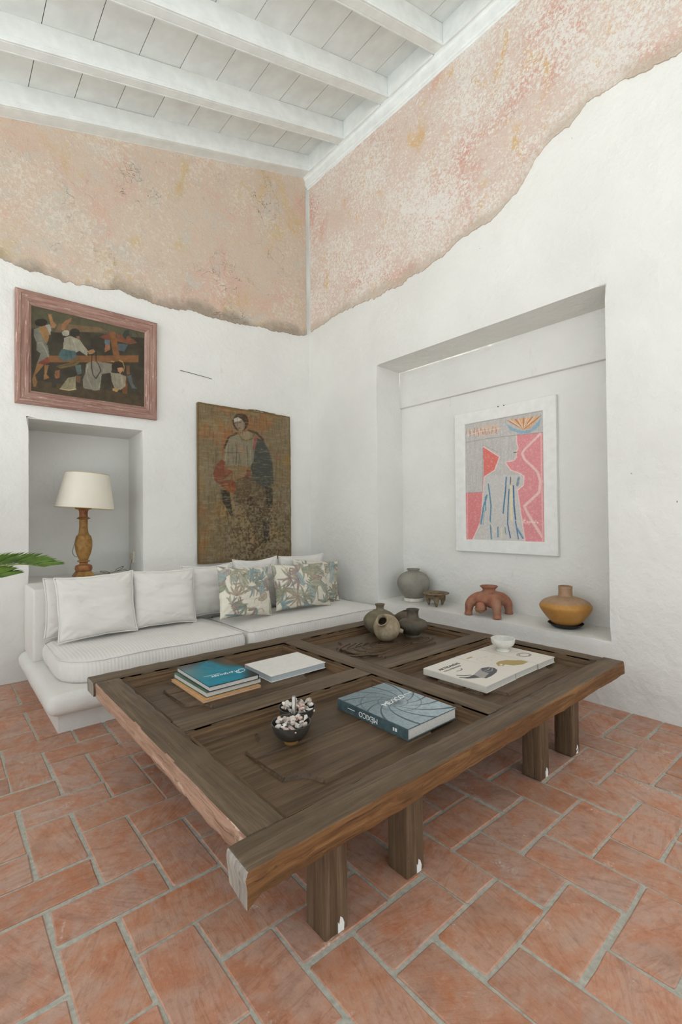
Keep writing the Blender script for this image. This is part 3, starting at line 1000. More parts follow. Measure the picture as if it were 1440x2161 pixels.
  (0.0028,(70,56,42),[(0.408,0.907),(0.44,0.913)]),
  (0.0028,(96,74,58),[(0.396,0.901),(0.394,0.882)]),
  (0.0035,(90,50,44),[(0.4,0.868),(0.42,0.873)]),
  (0,(146,130,104),[(0.42,0.839),(0.513,0.861),(0.57,0.843),(0.555,0.816),(0.482,0.798),(0.426,0.815)]),
  (0.0049,(104,84,40),[(0.41,0.831),(0.44,0.803),(0.489,0.795),(0.557,0.814),(0.576,0.842)]),
  (0,(148,82,72),[(0.577,0.835),(0.616,0.825),(0.585,0.747),(0.559,0.724),(0.565,0.781)]),
  (0,(142,118,92),[(0.37,0.785),(0.439,0.755),(0.483,0.715),(0.458,0.687),(0.403,0.719)]),
  (0.0035,(88,82,66),[(0.37,0.777),(0.389,0.726),(0.373,0.631)]),
  (0.0035,(88,82,66),[(0.26,0.702),(0.437,0.712)]),
  (0.0035,(88,82,66),[(0.495,0.759),(0.506,0.628)]),
  (0.0035,(160,154,132),[(0.532,0.797),(0.535,0.63)]),
  (0.0035,(88,82,66),[(0.416,0.702),(0.407,0.624)]),
  (0.0028,(160,154,132),[(0.288,0.754),(0.265,0.643)]),
  (0,(128,110,78),[(0.301,0.27),(0.51,0.287),(0.543,0.18),(0.491,0.103),(0.421,0.14),(0.353,0.184)]),
  (0.0042,(66,58,42),[(0.41,0.235),(0.45,0.165)]),
  (0.0049,(66,58,42),[(0.501,0.216),(0.517,0.115)]),
  (0.0042,(66,58,42),[(0.538,0.234),(0.582,0.166)]),
  (0.0035,(66,58,42),[(0.327,0.228),(0.369,0.154)]),
  (0.0042,(66,58,42),[(0.282,0.33),(0.3,0.245)]),
  (0,(74,50,38),[(0.569,0.393),(0.563,0.376),(0.55,0.363),(0.532,0.357),(0.513,0.359),(0.497,0.368),(0.489,0.383),(0.489,0.4),(0.498,0.415),(0.514,0.425),(0.534,0.427),(0.552,0.421),(0.564,0.409)]),
  (0.0098,(150,104,58),[(0.707,0.971),(0.712,0.872)]),
  (0.0084,(150,96,60),[(0.17,0.771),(0.202,0.748)]),
  (0.0098,(150,86,60),[(0.831,0.726),(0.854,0.69)]),
 ],
 'A3': [
  (0,(216,124,126),[(0.691,0.844),(1.004,0.836),(1.012,-0.01),(0.767,-0.001),(0.689,0.404),(0.764,0.443),(0.769,0.512),(0.727,0.535),(0.608,0.57),(0.541,0.638),(0.652,0.645),(0.679,0.664),(0.683,0.712),(0.706,0.738),(0.69,0.774)]),
  (0,(214,96,86),[(0.251,0.791),(0.468,0.686),(0.404,0.582),(0.255,0.532)]),
  (0,(212,112,112),[(-0.009,0.404),(0.236,0.404),(0.236,0.377),(0.21,0.206),(0.184,0.108),(0.083,-0.006),(-0.013,-0.008)]),
  (0.0067,(214,120,116),[(0.249,0.532),(0.241,0.406)]),
  (0,(190,184,177),[(0.261,0.535),(0.727,0.528),(0.764,0.498),(0.748,0.43),(0.689,0.404),(0.772,-0.001),(0.09,-0.006),(0.21,0.161)]),
  (0.005,(238,196,190),[(0.251,0.791),(0.468,0.686),(0.404,0.582),(0.261,0.532),(0.21,0.161),(0.09,-0.002)]),
  (0.005,(238,196,190),[(0.683,0.845),(0.69,0.774),(0.706,0.738),(0.683,0.712),(0.679,0.664),(0.652,0.645),(0.541,0.638),(0.608,0.57),(0.727,0.535),(0.769,0.512),(0.764,0.443),(0.689,0.404),(0.772,0.006)]),
  (0.0155,(232,180,174),[(0.965,0.83),(0.781,0.725),(0.749,0.693),(0.78,0.642),(0.924,0.538),(0.959,0.462),(0.943,0.381),(0.883,0.343),(0.768,0.277),(0.81,0.214),(0.892,0.124),(0.972,0.037)]),
  (0.0022,(190,110,108),[(0.945,0.829),(0.765,0.726),(0.733,0.694),(0.764,0.64),(0.909,0.535),(0.939,0.463)]),
  (0.0083,(230,160,154),[(0.975,0.816),(0.977,0.01)]),
  (0.0055,(226,150,146),[(0.023,0.399),(0.019,0.008)]),
  (0.0028,(124,118,114),[(0.014,0.846),(0.311,0.852),(0.696,0.844),(0.995,0.835)]),
  (0.0022,(130,124,120),[(0.251,0.817),(0.238,0.406)]),
  (0.0022,(130,124,120),[(0.01,0.407),(0.242,0.406)]),
  (0.0022,(140,134,130),[(0.263,0.798),(0.451,0.724)]),
  (0,(198,170,150),[(0.015,0.934),(0.179,0.951),(0.312,0.966),(0.441,0.955),(0.498,0.913),(0.429,0.884),(0.312,0.874),(0.215,0.876),(0.116,0.901)]),
  (0.0028,(120,66,56),[(0.028,0.965),(0.02,0.923)]),
  (0.0028,(236,200,186),[(0.041,0.933),(0.045,0.89)]),
  (0.0028,(206,170,96),[(0.055,0.964),(0.054,0.922)]),
  (0.0028,(150,90,70),[(0.067,0.947),(0.057,0.906)]),
  (0.0028,(120,66,56),[(0.081,0.935),(0.069,0.894)]),
  (0.0028,(236,200,186),[(0.094,0.95),(0.096,0.908)]),
  (0.0028,(206,170,96),[(0.108,0.949),(0.113,0.906)]),
  (0.0028,(150,90,70),[(0.12,0.935),(0.139,0.891)]),
  (0.0028,(120,66,56),[(0.134,0.955),(0.141,0.913)]),
  (0.0028,(236,200,186),[(0.147,0.937),(0.141,0.895)]),
  (0.0028,(206,170,96),[(0.16,0.967),(0.179,0.924)]),
  (0.0028,(150,90,70),[(0.173,0.954),(0.169,0.913)]),
  (0.0028,(120,66,56),[(0.186,0.927),(0.191,0.885)]),
  (0.0028,(236,200,186),[(0.198,0.946),(0.21,0.903)]),
  (0.0028,(206,170,96),[(0.212,0.966),(0.22,0.923)]),
  (0.0028,(150,90,70),[(0.224,0.95),(0.213,0.91)]),
  (0.0028,(120,66,56),[(0.238,0.938),(0.254,0.895)]),
  (0.0028,(236,200,186),[(0.25,0.958),(0.257,0.916)]),
  (0.0028,(206,170,96),[(0.263,0.953),(0.272,0.911)]),
  (0.0028,(150,90,70),[(0.275,0.934),(0.267,0.894)]),
  (0.0028,(120,66,56),[(0.288,0.929),(0.295,0.888)]),
  (0.0028,(236,200,186),[(0.3,0.936),(0.313,0.894)]),
  (0.0028,(206,170,96),[(0.313,0.947),(0.324,0.905)]),
  (0.0028,(150,90,70),[(0.325,0.927),(0.314,0.887)]),
  (0.0028,(120,66,56),[(0.338,0.929),(0.337,0.888)]),
  (0.0028,(236,200,186),[(0.35,0.945),(0.34,0.905)]),
  (0.0028,(206,170,96),[(0.363,0.935),(0.358,0.894)]),
  (0.0028,(150,90,70),[(0.375,0.928),(0.37,0.887)]),
  (0.0028,(120,66,56),[(0.388,0.941),(0.386,0.9)]),
  (0.0028,(236,200,186),[(0.399,0.938),(0.392,0.898)]),
  (0.0028,(206,170,96),[(0.412,0.957),(0.421,0.915)]),
  (0.0028,(150,90,70),[(0.424,0.932),(0.428,0.891)]),
  (0.0028,(120,66,56),[(0.436,0.925),(0.428,0.885)]),
  (0.0028,(236,200,186),[(0.448,0.928),(0.439,0.888)]),
  (0.0028,(236,206,196),[(0.015,0.903),(0.215,0.921),(0.359,0.921),(0.498,0.92)]),
  (0,(206,146,104),[(0.566,0.977),(0.975,0.963),(0.844,0.877),(0.76,0.879)]),
  (0.0039,(140,84,60),[(0.771,0.881),(0.571,0.976)]),
  (0.0039,(236,204,180),[(0.771,0.881),(0.605,0.976)]),
  (0.0039,(226,180,110),[(0.771,0.881),(0.641,0.974)]),
  (0.0039,(140,84,60),[(0.771,0.881),(0.675,0.973)]),
  (0.0039,(236,204,180),[(0.771,0.881),(0.709,0.972)]),
  (0.0039,(226,180,110),[(0.771,0.881),(0.743,0.971)]),
  (0.0039,(140,84,60),[(0.771,0.881),(0.776,0.97)]),
  (0.0039,(236,204,180),[(0.771,0.881),(0.809,0.969)]),
  (0.0039,(226,180,110),[(0.771,0.881),(0.842,0.968)]),
  (0.0039,(140,84,60),[(0.771,0.881),(0.875,0.967)]),
  (0.0039,(236,204,180),[(0.771,0.881),(0.906,0.966)]),
  (0.0039,(226,180,110),[(0.771,0.881),(0.938,0.965)]),
  (0.0039,(140,84,60),[(0.771,0.881),(0.97,0.964)]),
  (0,(126,156,174),[(0.554,0.953),(0.61,0.923),(0.675,0.895),(0.76,0.872),(0.844,0.873),(0.945,0.926),(0.98,0.959),(0.955,0.885),(0.843,0.846),(0.739,0.85),(0.609,0.891)]),
  (0.005,(70,50,50),[(0.652,0.708),(0.683,0.708)]),
  (0.0083,(62,112,142),[(0.315,0.47),(0.332,0.396),(0.349,0.285),(0.336,0.175),(0.347,0.013)]),
  (0.0111,(74,124,144),[(0.296,0.375),(0.247,0.28),(0.209,0.138)]),
  (0.0067,(62,112,142),[(0.272,0.361),(0.277,0.25)]),
  (0.0083,(52,98,132),[(0.552,0.513),(0.54,0.403),(0.517,0.289),(0.507,0.224)]),
  (0.0067,(90,80,90),[(0.607,0.51),(0.602,0.457)]),
  (0.0067,(46,84,124),[(0.585,0.415),(0.567,0.245),(0.561,0.138),(0.594,0.024)]),
  (0.0083,(46,84,124),[(0.64,0.441),(0.645,0.279),(0.66,0.173)]),
  (0.0067,(46,84,124),[(0.66,0.159),(0.692,0.019)]),
  (0.01,(80,116,150),[(0.671,0.11),(0.746,0.026)]),
  (0.0072,(62,112,142),[(0.436,0.109),(0.437,0.029)]),
  (0.0155,(112,128,138),[(0.705,0.501),(0.689,0.446)]),
  (0.0144,(212,202,158),[(0.613,0.436),(0.608,0.174)]),
  (0.01,(208,200,164),[(0.482,0.102),(0.481,0.03)]),
  (0.0067,(208,200,164),[(0.318,0.16),(0.401,0.073)]),
  (0.0055,(130,150,164),[(0.259,0.25),(0.24,0.131)]),
  (0.0055,(90,120,140),[(0.527,0.109),(0.538,0.052)]),
  (0.0033,(244,214,208),[(0.748,0.141),(0.757,0.169),(0.778,0.166),(0.762,0.153),(0.783,0.141)]),
  (0.0033,(244,214,208),[(0.794,0.152),(0.804,0.159),(0.812,0.15),(0.801,0.145),(0.794,0.152)]),
  (0.0033,(244,214,208),[(0.825,0.16),(0.826,0.145),(0.818,0.134)]),
  (0.0033,(244,214,208),[(0.836,0.152),(0.846,0.157),(0.853,0.148),(0.839,0.148)]),
  (0.0033,(244,214,208),[(0.861,0.158),(0.865,0.145),(0.878,0.155),(0.884,0.143)]),
  (0.0033,(244,214,208),[(0.89,0.145),(0.902,0.164)]),
  (0.0033,(244,214,208),[(0.906,0.149),(0.918,0.154),(0.916,0.143),(0.933,0.147)]),
 ],
}


def frame_sides(parent, W, H, fwid, prof, mats, name='frame_rail'):
    """four mitred frame rails; local plane XZ centred on 0, front towards -Y. prof: (inset, out)"""
    for side in range(4):
        bm = B()
        ln = W if side % 2 == 0 else H
        other = H if side % 2 == 0 else W
        nseg = 24
        rings = []
        for i in range(nseg+1):
            ring = []
            for ins, out in prof:
                t = -ln/2+ins+(ln-2*ins)*i/nseg
                q = -other/2+ins
                p = {0: (t, -out, q), 1: (-q, -out, t), 2: (-t, -out, -q), 3: (q, -out, -t)}[side]
                p = Vector(p)
                if 0 < i < nseg:
                    p += Vector((0, 1, 0))*0.0012*mnoise.noise(p*40)
                ring.append(bm.verts.new(p))
            rings.append(ring)
        for A, Bb in zip(rings, rings[1:]):
            for k in range(len(prof)-1):
                bm.faces.new((A[k], Bb[k], Bb[k+1], A[k+1]))
        bmesh.ops.recalc_face_normals(bm, faces=bm.faces)
        obj(name, bm, mats[side % 2], parent, smooth=25)

# ---- dark oil painting in a worn red frame
rng = np.random.default_rng(2)
p = Pic(230, 178, 0.775, (58, 51, 37))
n1 = fbm(p.U*9, p.V*7)
p.c *= (0.75+0.5*n1)[..., None]
p.ops(ART['A1'], 0.88)
p.c *= (0.84+0.32*fbm(p.U*26+5, p.V*20))[..., None]
W1, H1 = 0.995, 0.818
pt = thing('framed_painting', 'dark old oil painting of men dragging a kneeling figure, worn red frame', 'painting', (0.918, YB-0.012, 2.402), (math.radians(1.2), 0, 0))
MF = [m_wood('red_frame_wood_%s' % 'xz'[k], (0, 2)[k], (118, 84, 74), (154, 118, 105), (182, 152, 138), 0.8, wear=(210, 192, 172), wear_amt=0.15, gscale=1.6, wfreq=(60, 5.0)) for k in (0, 1)]
frame_sides(pt, W1, H1, 0.1, [(0, -0.008), (0, 0.030), (0.012, 0.040), (0.030, 0.041), (0.036, 0.034), (0.060, 0.031), (0.066, 0.036), (0.080, 0.034), (0.092, 0.022), (0.099, 0.016), (0.1, 0.004)], MF)
me = grid_mesh('canvas', 230, 178, lambda U, V: ((U-.5)*0.805, -0.012+0*U, (V-.5)*0.625))
p.attr(me)
obj('canvas', me, M_PAINT, pt)

# ---- faded devotional canvas without a frame
p = Pic(190, 276, 1.45, (124, 107, 79))
q1, q2 = fbm(p.U*4+3, p.V*6), fbm(p.U*7+9, p.V*9+4)
p.put(np.clip((q1-0.52)*6, 0, 1), (144, 112, 66), 0.7)
p.put(np.clip((q2-0.55)*6, 0, 1), (136, 124, 104), 0.6)
p.put(np.clip((fbm(p.U*5+31, p.V*5+2)-0.6)*8, 0, 1), (146, 92, 56), 0.6)
p.ops(ART['A2'], 0.88)
low = np.clip((0.62-p.V)*3, 0, 1)*np.clip(1.25-abs(p.U-0.62)*2.2, 0, 1)
sp = fbm(p.U*60, p.V*90, 3)
p.put(np.clip((sp-0.54)*12, 0, 1)*low, (54, 47, 36), 0.6)
p.put(np.clip((0.42-sp)*14, 0, 1)*np.clip(low+0.15, 0, 1), (150, 138, 112), 0.5)
thr = fbm(p.U*14, p.V*230, 2)
p.put(np.clip((thr-0.55)*6, 0, 1), (158, 142, 112), 0.4)
p.put(np.clip((fbm(p.U*160, p.V*20, 2)-0.58)*6, 0, 1), (84, 70, 50), 0.35)
ed = np.minimum(np.minimum(p.U, 1-p.U), np.minimum(p.V, 1-p.V)*1.45)
p.put(np.clip((0.02-ed)*80, 0, 1), (98, 78, 44), 0.6)
vc = thing('old_canvas', 'unframed faded brown canvas of a robed standing woman, hung above the bench', 'painting', (2.277, YB-0.008, 1.472))
def vcan(U, V):
    ex = 0.006*(fbm(V*30, V*0+3)-.5)*(np.abs(U-.5)*2)**8*np.sign(U-.5)
    ez = 0.006*(fbm(U*30, U*0+8)-.5)*(np.abs(V-.5)*2)**8
    return (U-.5)*1.006+ex, -0.028+0.006*(fbm(U*3, V*3)-.5), (V-.5)*1.458+ez
me = grid_mesh('canvas', 190, 276, vcan)
p.attr(me)
obj('canvas', me, M_TEMPERA, vc)
M_STRETCH = m_wood('stretcher_wood', 0, (92, 76, 52), (120, 102, 72), (140, 120, 90), 0.85)
b = B()
for a in ((-.5, .5, -.727, -.67), (-.5, .5, .67, .727), (-.5, -.44, -.67, .67), (.44, .5, -.67, .67)):
    box(b, a[0], a[1], -0.025, 0.0, a[2], a[3])
obj('stretcher', b, M_STRETCH, vc)
b = B()
tube(b, crv([(0.02, -0.012, 0.735), (0.1, -0.014, 0.742), (0.2, -0.012, 0.739), (0.33, -0.012, 0.732)]), [0.004+0.003*((k*7) % 5)/5 for k in range(19)], 6)
obj('torn_hem', b, M_STRETCH, vc)

# ---- bright modern picture in a broad white frame, in the recess
p = Pic(190, 276, 1.44, (180, 174, 167))
p.c *= (0.93+0.14*fbm(p.U*60, p.V*8))[..., None]
p.ops(ART['A3'])
gr = fbm(p.U*90, p.V*120, 3)
p.c = 255*(p.c/255)**0.76
p.c *= (0.95+0.1*gr)[..., None]
p.put(np.clip((gr-.6)*8, 0, 1), (232, 220, 212), 0.22)
mp = thing('framed_picture', 'pink and grey picture of a profiled woman in a broad white frame', 'picture', (3.40, 1.985, 1.44), (0, 0, -math.pi/2))
M_WF = m_plain('white_frame_paint', (232, 231, 226), 0.6, var=0.02, scale=20, bump=0.001)
frame_sides(mp, 0.872, 1.163, 0.1, [(0, -0.002), (0, 0.028), (0.004, 0.031), (0.094, 0.031), (0.099, 0.027), (0.1005, 0.016)], [M_WF, M_WF])
me = grid_mesh('picture', 190, 276, lambda U, V: ((U-.5)*0.674, -0.018+0*U, (V-.5)*0.965))
p.attr(me)
obj('picture', me, M_CRAYON, mp)
for dx in (-0.02, 0.03):
    b = B()
    lathe(b, [(0, 0), (0.005, 0), (0.0045, 0.002), (0, 0.003)], 10, Matrix.Translation((dx, -0.031, 0.577)) @ Matrix.Rotation(math.pi/2, 4, 'X'))
    obj('nail', b, M_GAP, mp)

# ================================================================== soft furnishings
def rounded_plan(x0, x1, y0, y1, radii, n=9):
    pts = []
    for (cx, cy, sx, sy, r, a0) in ((x0, y0, 1, 1, radii[0], 180), (x1, y0, -1, 1, radii[1], 270), (x1, y1, -1, -1, radii[2], 0), (x0, y1, 1, -1, radii[3], 90)):
        ox, oy = cx+sx*r, cy+sy*r
        for k in range(n+1):
            a = math.radians(a0+90*k/n)
            pts.append((ox+r*math.cos(a), oy+r*math.sin(a)))
    # resample evenly
    P = [Vector((a, b_, 0)) for a, b_ in pts]
    out = []
    for i in range(len(P)):
        A, Bq = P[i], P[(i+1) % len(P)]
        m = max(1, int((Bq-A).length/0.05))
        out += [A.lerp(Bq, k/m) for k in range(m)]
    return out
def mattress(name, x0, x1, y0, y1, z0, z1, radii, label, seed):
    root_loc = Vector(((x0+x1)/2, (y0+y1)/2, z0))
    P = rounded_plan(x0, x1, y0, y1, radii)
    n = len(P)
    nor = []
    for i in range(n):
        t = (P[(i+1) % n]-P[i-1])
        t = t.normalized() if t.length > 1e-9 else Vector((1, 0, 0))
        nor.append(Vector((t.y, -t.x, 0)))
    hz = z1-z0
    rings_def = [(0.05, 0.0), (0.022, 0.012), (0.006, 0.18), (0.0, 0.42), (0.003, 0.66), (0.018, 0.86), (0.044, 0.955), (0.25, 1.0), (0.4, 1.02), (0.6, 1.03), (0.9, 1.03)]
    bm = B()
    rings = []
    for ins, f in rings_def:
        ring = []
        for i in range(n):
            z = z0+hz*f
            q = P[i]-nor[i]*min(ins, 0.044)
            if ins > 0.2:
                fx = (q.x-x0)/(x1-x0)
                mid = Vector((x0+0.30+fx*(x1-x0-0.60), (y0+y1)/2, 0))
                q = q.lerp(mid, ins-0.10)
            q = Vector((q.x, q.y, z))
            if 0.1 < f:
                q.z += 0.010*mnoise.noise(Vector((q.x*2.4, q.y*2.4, seed+3)))+(0.0035*mnoise.noise(q*11) if ins < 0.2 else 0.0)
                if ins < 0.2:
                    q -= nor[i]*0.004*mnoise.noise(Vector((q.x*16, q.y*16, z*6)))
            ring.append(bm.verts.new(q-root_loc))
        rings.append(ring)
    for A, Bb in zip(rings, rings[1:]):
        for i in range(n):
            j = (i+1) % n
            bm.faces.new((A[i], A[j], Bb[j], Bb[i]))
    bm.faces.new(rings[0][::-1])
    bm.faces.new(rings[-1])
    bmesh.ops.recalc_face_normals(bm, faces=bm.faces)
    o = obj(name, bm, M_LINEN_RIB, None, smooth='all')
    o.location = root_loc
    tag(o, label, 'seat cushion', 'seat pads on the bench')
    b = B()
    ring = []
    for i in range(n):
        q = P[i]-nor[i]*0.016
        ring.append(Vector((q.x, q.y, z0+hz*0.88+0.010*mnoise.noise(Vector((q.x*2.4, q.y*2.4, seed+3)))))-root_loc)
    tube(b, ring, 0.0035, 5, closed=True)
    obj('seam_piping', b, M_PIPE, o, smooth='all')
    return o
mattress('seat_pad', 0.515, 1.662, 2.952, 3.662, 0.222, 0.362, (0.22, 0.05, 0.03, 0.10), 'long white seat pad with rounded front corner at the open end of the bench', 2.0)
mattress('seat_pad', 1.672, 3.045, 2.952, 3.662, 0.222, 0.360, (0.05, 0.05, 0.03, 0.03), 'long white seat pad at the wall-corner end of the bench', 7.0)

def cushion(name, w, h, t, seed, loc, rot, label, cat, group, pic=None, mat=None, pipe=True, sag=0.0, nu=46, nv=42):
    def surf(sgn):
        def f(U, V):
            a, c = U*2-1, V*2-1
            pin = 0.045
            x = a*w/2*(1-pin*(1-np.abs(c)**2.2)*np.abs(a)**3+0.02*np.abs(a*c)**6)
            z = c*h/2*(1-pin*1.2*(1-np.abs(a)**2.2)*np.abs(c)**3+0.02*np.abs(a*c)**6)
            th = t/2*np.power(np.clip((1-np.abs(a)**3.2)*(1-np.abs(c)**3.2), 0, 1), 0.58)
            wr = 0.020*(fbm(U*3.2+seed*3.1+sgn, V*8+seed, 3)-.5)-0.006*np.clip(1-np.abs(fbm(U*1.6+seed*2.3, V*4.5+U*1.2+seed*1.7, 3)-0.5)*22, 0, 1)+0.010*(fbm((U+V)*5+seed, (U-V)*1.6+seed*2, 3)-.5)
            cr = np.clip(np.abs(a*c)*1.6-0.35, 0, 1)
            wr = wr+0.010*cr*np.sin((a*1.0-c*np.sign(a*c))*22+seed)*0.5
            k = np.clip(th/(t*0.18), 0, 1)
            y = -sgn*(th+wr*k*1.0)
            z = z-sag*(1-np.abs(a))*np.clip(c, 0, 1)
            z = z+0.006*(fbm(U*6+seed*5, V*0+seed, 2)-.5)*np.abs(c)**6
            x = x+0.006*(fbm(V*6+seed*7, U*0+seed, 2)-.5)*np.abs(a)**6
            return x, y, z
        return f
    g1 = grid_mesh(name, nu, nv, surf(1))
    g2 = grid_mesh(name, nu, nv, surf(-1))
    bm = B()
    bm.from_mesh(g1)
    for f in bm.faces:
        pass
    nb = len(bm.verts)
    bm.from_mesh(g2)
    bm.faces.ensure_lookup_table()
    for f in bm.faces[nu*nv:]:
        f.normal_flip()
    if pic is not None:
        lay = bm.verts.layers.float_color.new('paint')
        c = np.clip(pic.c.reshape(-1, 3)/255, 0, 1)
        c = np.where(c <= 0.04045, c/12.92, ((c+0.055)/1.055)**2.4)
        bm.verts.ensure_lookup_table()
        for i in range(nb):
            for k in (i, nb+i):
                bm.verts[k][lay] = (c[i][0], c[i][1], c[i][2], 1)
    bmesh.ops.remove_doubles(bm, verts=bm.verts, dist=1e-4)
    bpy.data.meshes.remove(g1)
    bpy.data.meshes.remove(g2)
    o = obj(name, bm, mat or M_LINEN, None, smooth='all')
    o.location = loc
    o.rotation_euler = rot
    tag(o, label, cat, group)
    # welt around the edge
    f = surf(1)
    u = np.concatenate([np.linspace(0, 1, 41)[:-1], np.ones(40), np.linspace(1, 0, 41)[:-1], np.zeros(40)])
    v = np.concatenate([np.zeros(40), np.linspace(0, 1, 41)[:-1], np.ones(40), np.linspace(1, 0, 41)[:-1]])
    X, Y, Z = f(u, v)
    if pipe:
        b = B()
        tube(b, [(float(a)*1.006, 0.0, float(c)*1.006) for a, c in zip(X, Z)], 0.0052, 6, closed=True)
        obj('piping', b, M_PIPE, o, smooth='all')
    return o
R_ = math.radians
GW = 'white back cushions on the bench'
ZS = 0.377
def wc(cx, cy, w, h, t, tilt, roll, seed, label, yaw=0, sag=0.0):
    return cushion('back_cushion', w, h, t, seed, (cx, cy, ZS+h/2*math.cos(R_(tilt))+0.002), (R_(-tilt), R_(roll), R_(yaw)), label, 'cushion', GW, sag=sag)
wc(0.785, 3.61, 0.50, 0.385, 0.09, 4, 0, 1.3, 'white cushion mostly hidden behind the cushion below the lamp')
wc(0.815, 3.455, 0.47, 0.405, 0.15, 9, -1.5, 2.1, 'creased white cushion below the lamp, leftmost of the back cushions')
wc(1.275, 3.49, 0.46, 0.395, 0.16, 9, 1.5, 3.7, 'plump white cushion between the lamp and the brown canvas')
wc(1.665, 3.59, 0.43, 0.40, 0.12, 5, 0, 4.4, 'white cushion partly behind the square leafy cushion', sag=0.012)
wc(2.118, 3.60, 0.43, 0.425, 0.11, 5, -1, 5.9, 'white cushion behind the two leafy cushions, under the brown canvas', sag=0.02)
wc(2.612, 3.60, 0.50, 0.42, 0.11, 5, 0, 6.5, 'white cushion nearest the room corner')

def floral(seed, nu, nv, asp):
    r = random.Random(seed)
    p = Pic(nu, nv, asp, (224, 217, 200))
    p.c *= (0.97+0.06*fbm(p.U*20, p.V*20))[..., None]
    pal = [(184, 182, 162), (172, 172, 152), (178, 188, 182), (164, 178, 174), (186, 170, 162), (196, 182, 162), (198, 194, 174)]
    drk = [(138, 136, 116), (126, 126, 108), (132, 146, 142), (120, 138, 138), (140, 120, 114), (150, 132, 112), (150, 144, 124)]
    def leaf(x, y, a, ln, w, k, al=0.9):
        n = 7
        L, Rr, mid = [], [], []
        bend = r.uniform(-.5, .5)
        for i in range(n+1):
            t = i/n
            aa = a+bend*t
            px, py = x+math.cos(aa)*ln*t, y+math.sin(aa)*ln*t/asp
            ww = w*math.sin(math.pi*min(1, t*0.92+0.08))**0.8
            L.append((px-math.sin(aa)*ww, py+math.cos(aa)*ww/asp))
            Rr.append((px+math.sin(aa)*ww, py-math.cos(aa)*ww/asp))
            mid.append((px, py))
        p.poly(L+Rr[::-1], pal[k], al)
        p.stroke(L, 0.0045, drk[k], 0.9)
        p.stroke(Rr, 0.0035, drk[k], 0.6)
        p.stroke(mid, 0.003, drk[k], 0.8)
    for j in range(30):
        cx, cy = r.random(), r.random()
        k = r.randrange(7)
        kind = r.random()
        if kind < 0.6:
            a0 = r.uniform(0, 6.28)
            m = r.randrange(6, 10)
            for q in range(m):
                leaf(cx, cy, a0+(q-m/2)*0.42+r.uniform(-.1, .1), r.uniform(.13, .22), r.uniform(.010, .016), k if r.random() < .75 else r.randrange(7))
        else:
            a0 = r.uniform(0, 6.28)
            leaf(cx, cy, a0, r.uniform(.22, .3), r.uniform(.05, .07), k)
            for q in range(5):
                t = 0.25+q*0.14
                for sg in (-1, 1):
                    x1, y1 = cx+math.cos(a0)*.25*t, cy+math.sin(a0)*.25*t/asp
                    p.stroke([(x1, y1), (x1+math.cos(a0+sg*.9)*.045, y1+math.sin(a0+sg*.9)*.045/asp)], 0.003, drk[k], 0.8)
    for j in range(10):
        x, y, a = r.random(), r.random(), r.uniform(0, 6.28)
        p.stroke([(x, y), (x+.08*math.cos(a), y+.08*math.sin(a)/asp), (x+.14*math.cos(a+.5), y+.14*math.sin(a+.5)/asp)], 0.004, (142, 132, 112), 0.9)
    return p
GF = 'leaf patterned cushions'
def fc(cx, cy, w, h, t, tilt, roll, seed, label, yaw=0):
    nu, nv = 110, int(110*h/w)
    return cushion('floral_cushion', w, h, t, seed, (cx, cy, ZS+h/2*math.cos(R_(tilt))+0.002+0.24*w*math.sin(abs(R_(roll)))), (R_(-tilt), R_(roll), R_(yaw)), label, 'cushion', GF, pic=floral(int(seed*10), nu, nv, h/w), mat=M_CLOTH, pipe=False, nu=nu, nv=nv)
fc(2.67, 3.465, 0.50, 0.37, 0.09, 12, 6, 9.4, 'leaf patterned cushion mostly hidden behind the other two leafy cushions', -4)
fc(2.395, 3.325, 0.55, 0.385, 0.12, 16, 1.5, 8.3, 'wide cream leaf patterned cushion nearer the room corner', -3)
fc(1.835, 3.30, 0.47, 0.395, 0.15, 16, 5, 7.2, 'square cream leaf patterned cushion beside the plump white cushion', 4)

# ================================================================== the low table made of an old panelled door
ZT = 0.3715
table = thing('coffee_table', 'large low dark wooden table made from an old panelled door', 'table', (1.67, 1.77, 0))
def beam_bm(x0, x1, y0, y1, z0, z1, axis, bev=0.006, amp=0.003, n=36, side=None, endmi=None, chip=None):
    """one old timber: worn arrises, uneven faces. material 0 top, 1 sides (side = set of directions), 2 ends"""
    bm = B()
    box(bm, x0, x1, y0, y1, z0, z1, bev, 2)
    a = (x1-x0, y1-y0)[axis]
    lo = (x0, y0)[axis]
    nv = Vector((1, 0, 0)) if axis == 0 else Vector((0, 1, 0))
    for k in range(1, n):
        c = lo+a*k/n
        bmesh.ops.bisect_plane(bm, geom=bm.verts[:]+bm.edges[:]+bm.faces[:], plane_co=nv*c, plane_no=nv)
    for zc in (z0+(z1-z0)*0.35, z0+(z1-z0)*0.68):
        bmesh.ops.bisect_plane(bm, geom=bm.verts[:]+bm.edges[:]+bm.faces[:], plane_co=(0, 0, zc), plane_no=(0, 0, 1))
    bm.normal_update()
    for v in bm.verts:
        q = v.co.copy()
        d = amp*(mnoise.noise(q*14)+0.6*mnoise.noise(q*37))
        if abs(v.normal.z) > 0.9 and v.normal.z > 0:
            d *= 0.25
        v.co += v.normal*d
        if chip:
            chip(v)
    bm.normal_update()
    for f in bm.faces:
        n_ = f.normal
        if endmi is not None and abs(n_[axis]) > 0.6:
            f.material_index = endmi
        elif side and any(n_.dot(Vector(s)) > 0.6 for s in side):
            f.material_index = 1
    return bm
def chipL(v):
    if v.co.x < 0.535:
        k = (0.3715-v.co.z)/0.07
        v.co.x += 0.016*mnoise.noise(Vector((3, v.co.y*30, v.co.z*30)))-0.010*k*(1 if v.co.y < 0.97 else -0.5)
        if v.co.z < 0.315:
            v.co.z -= 0.022
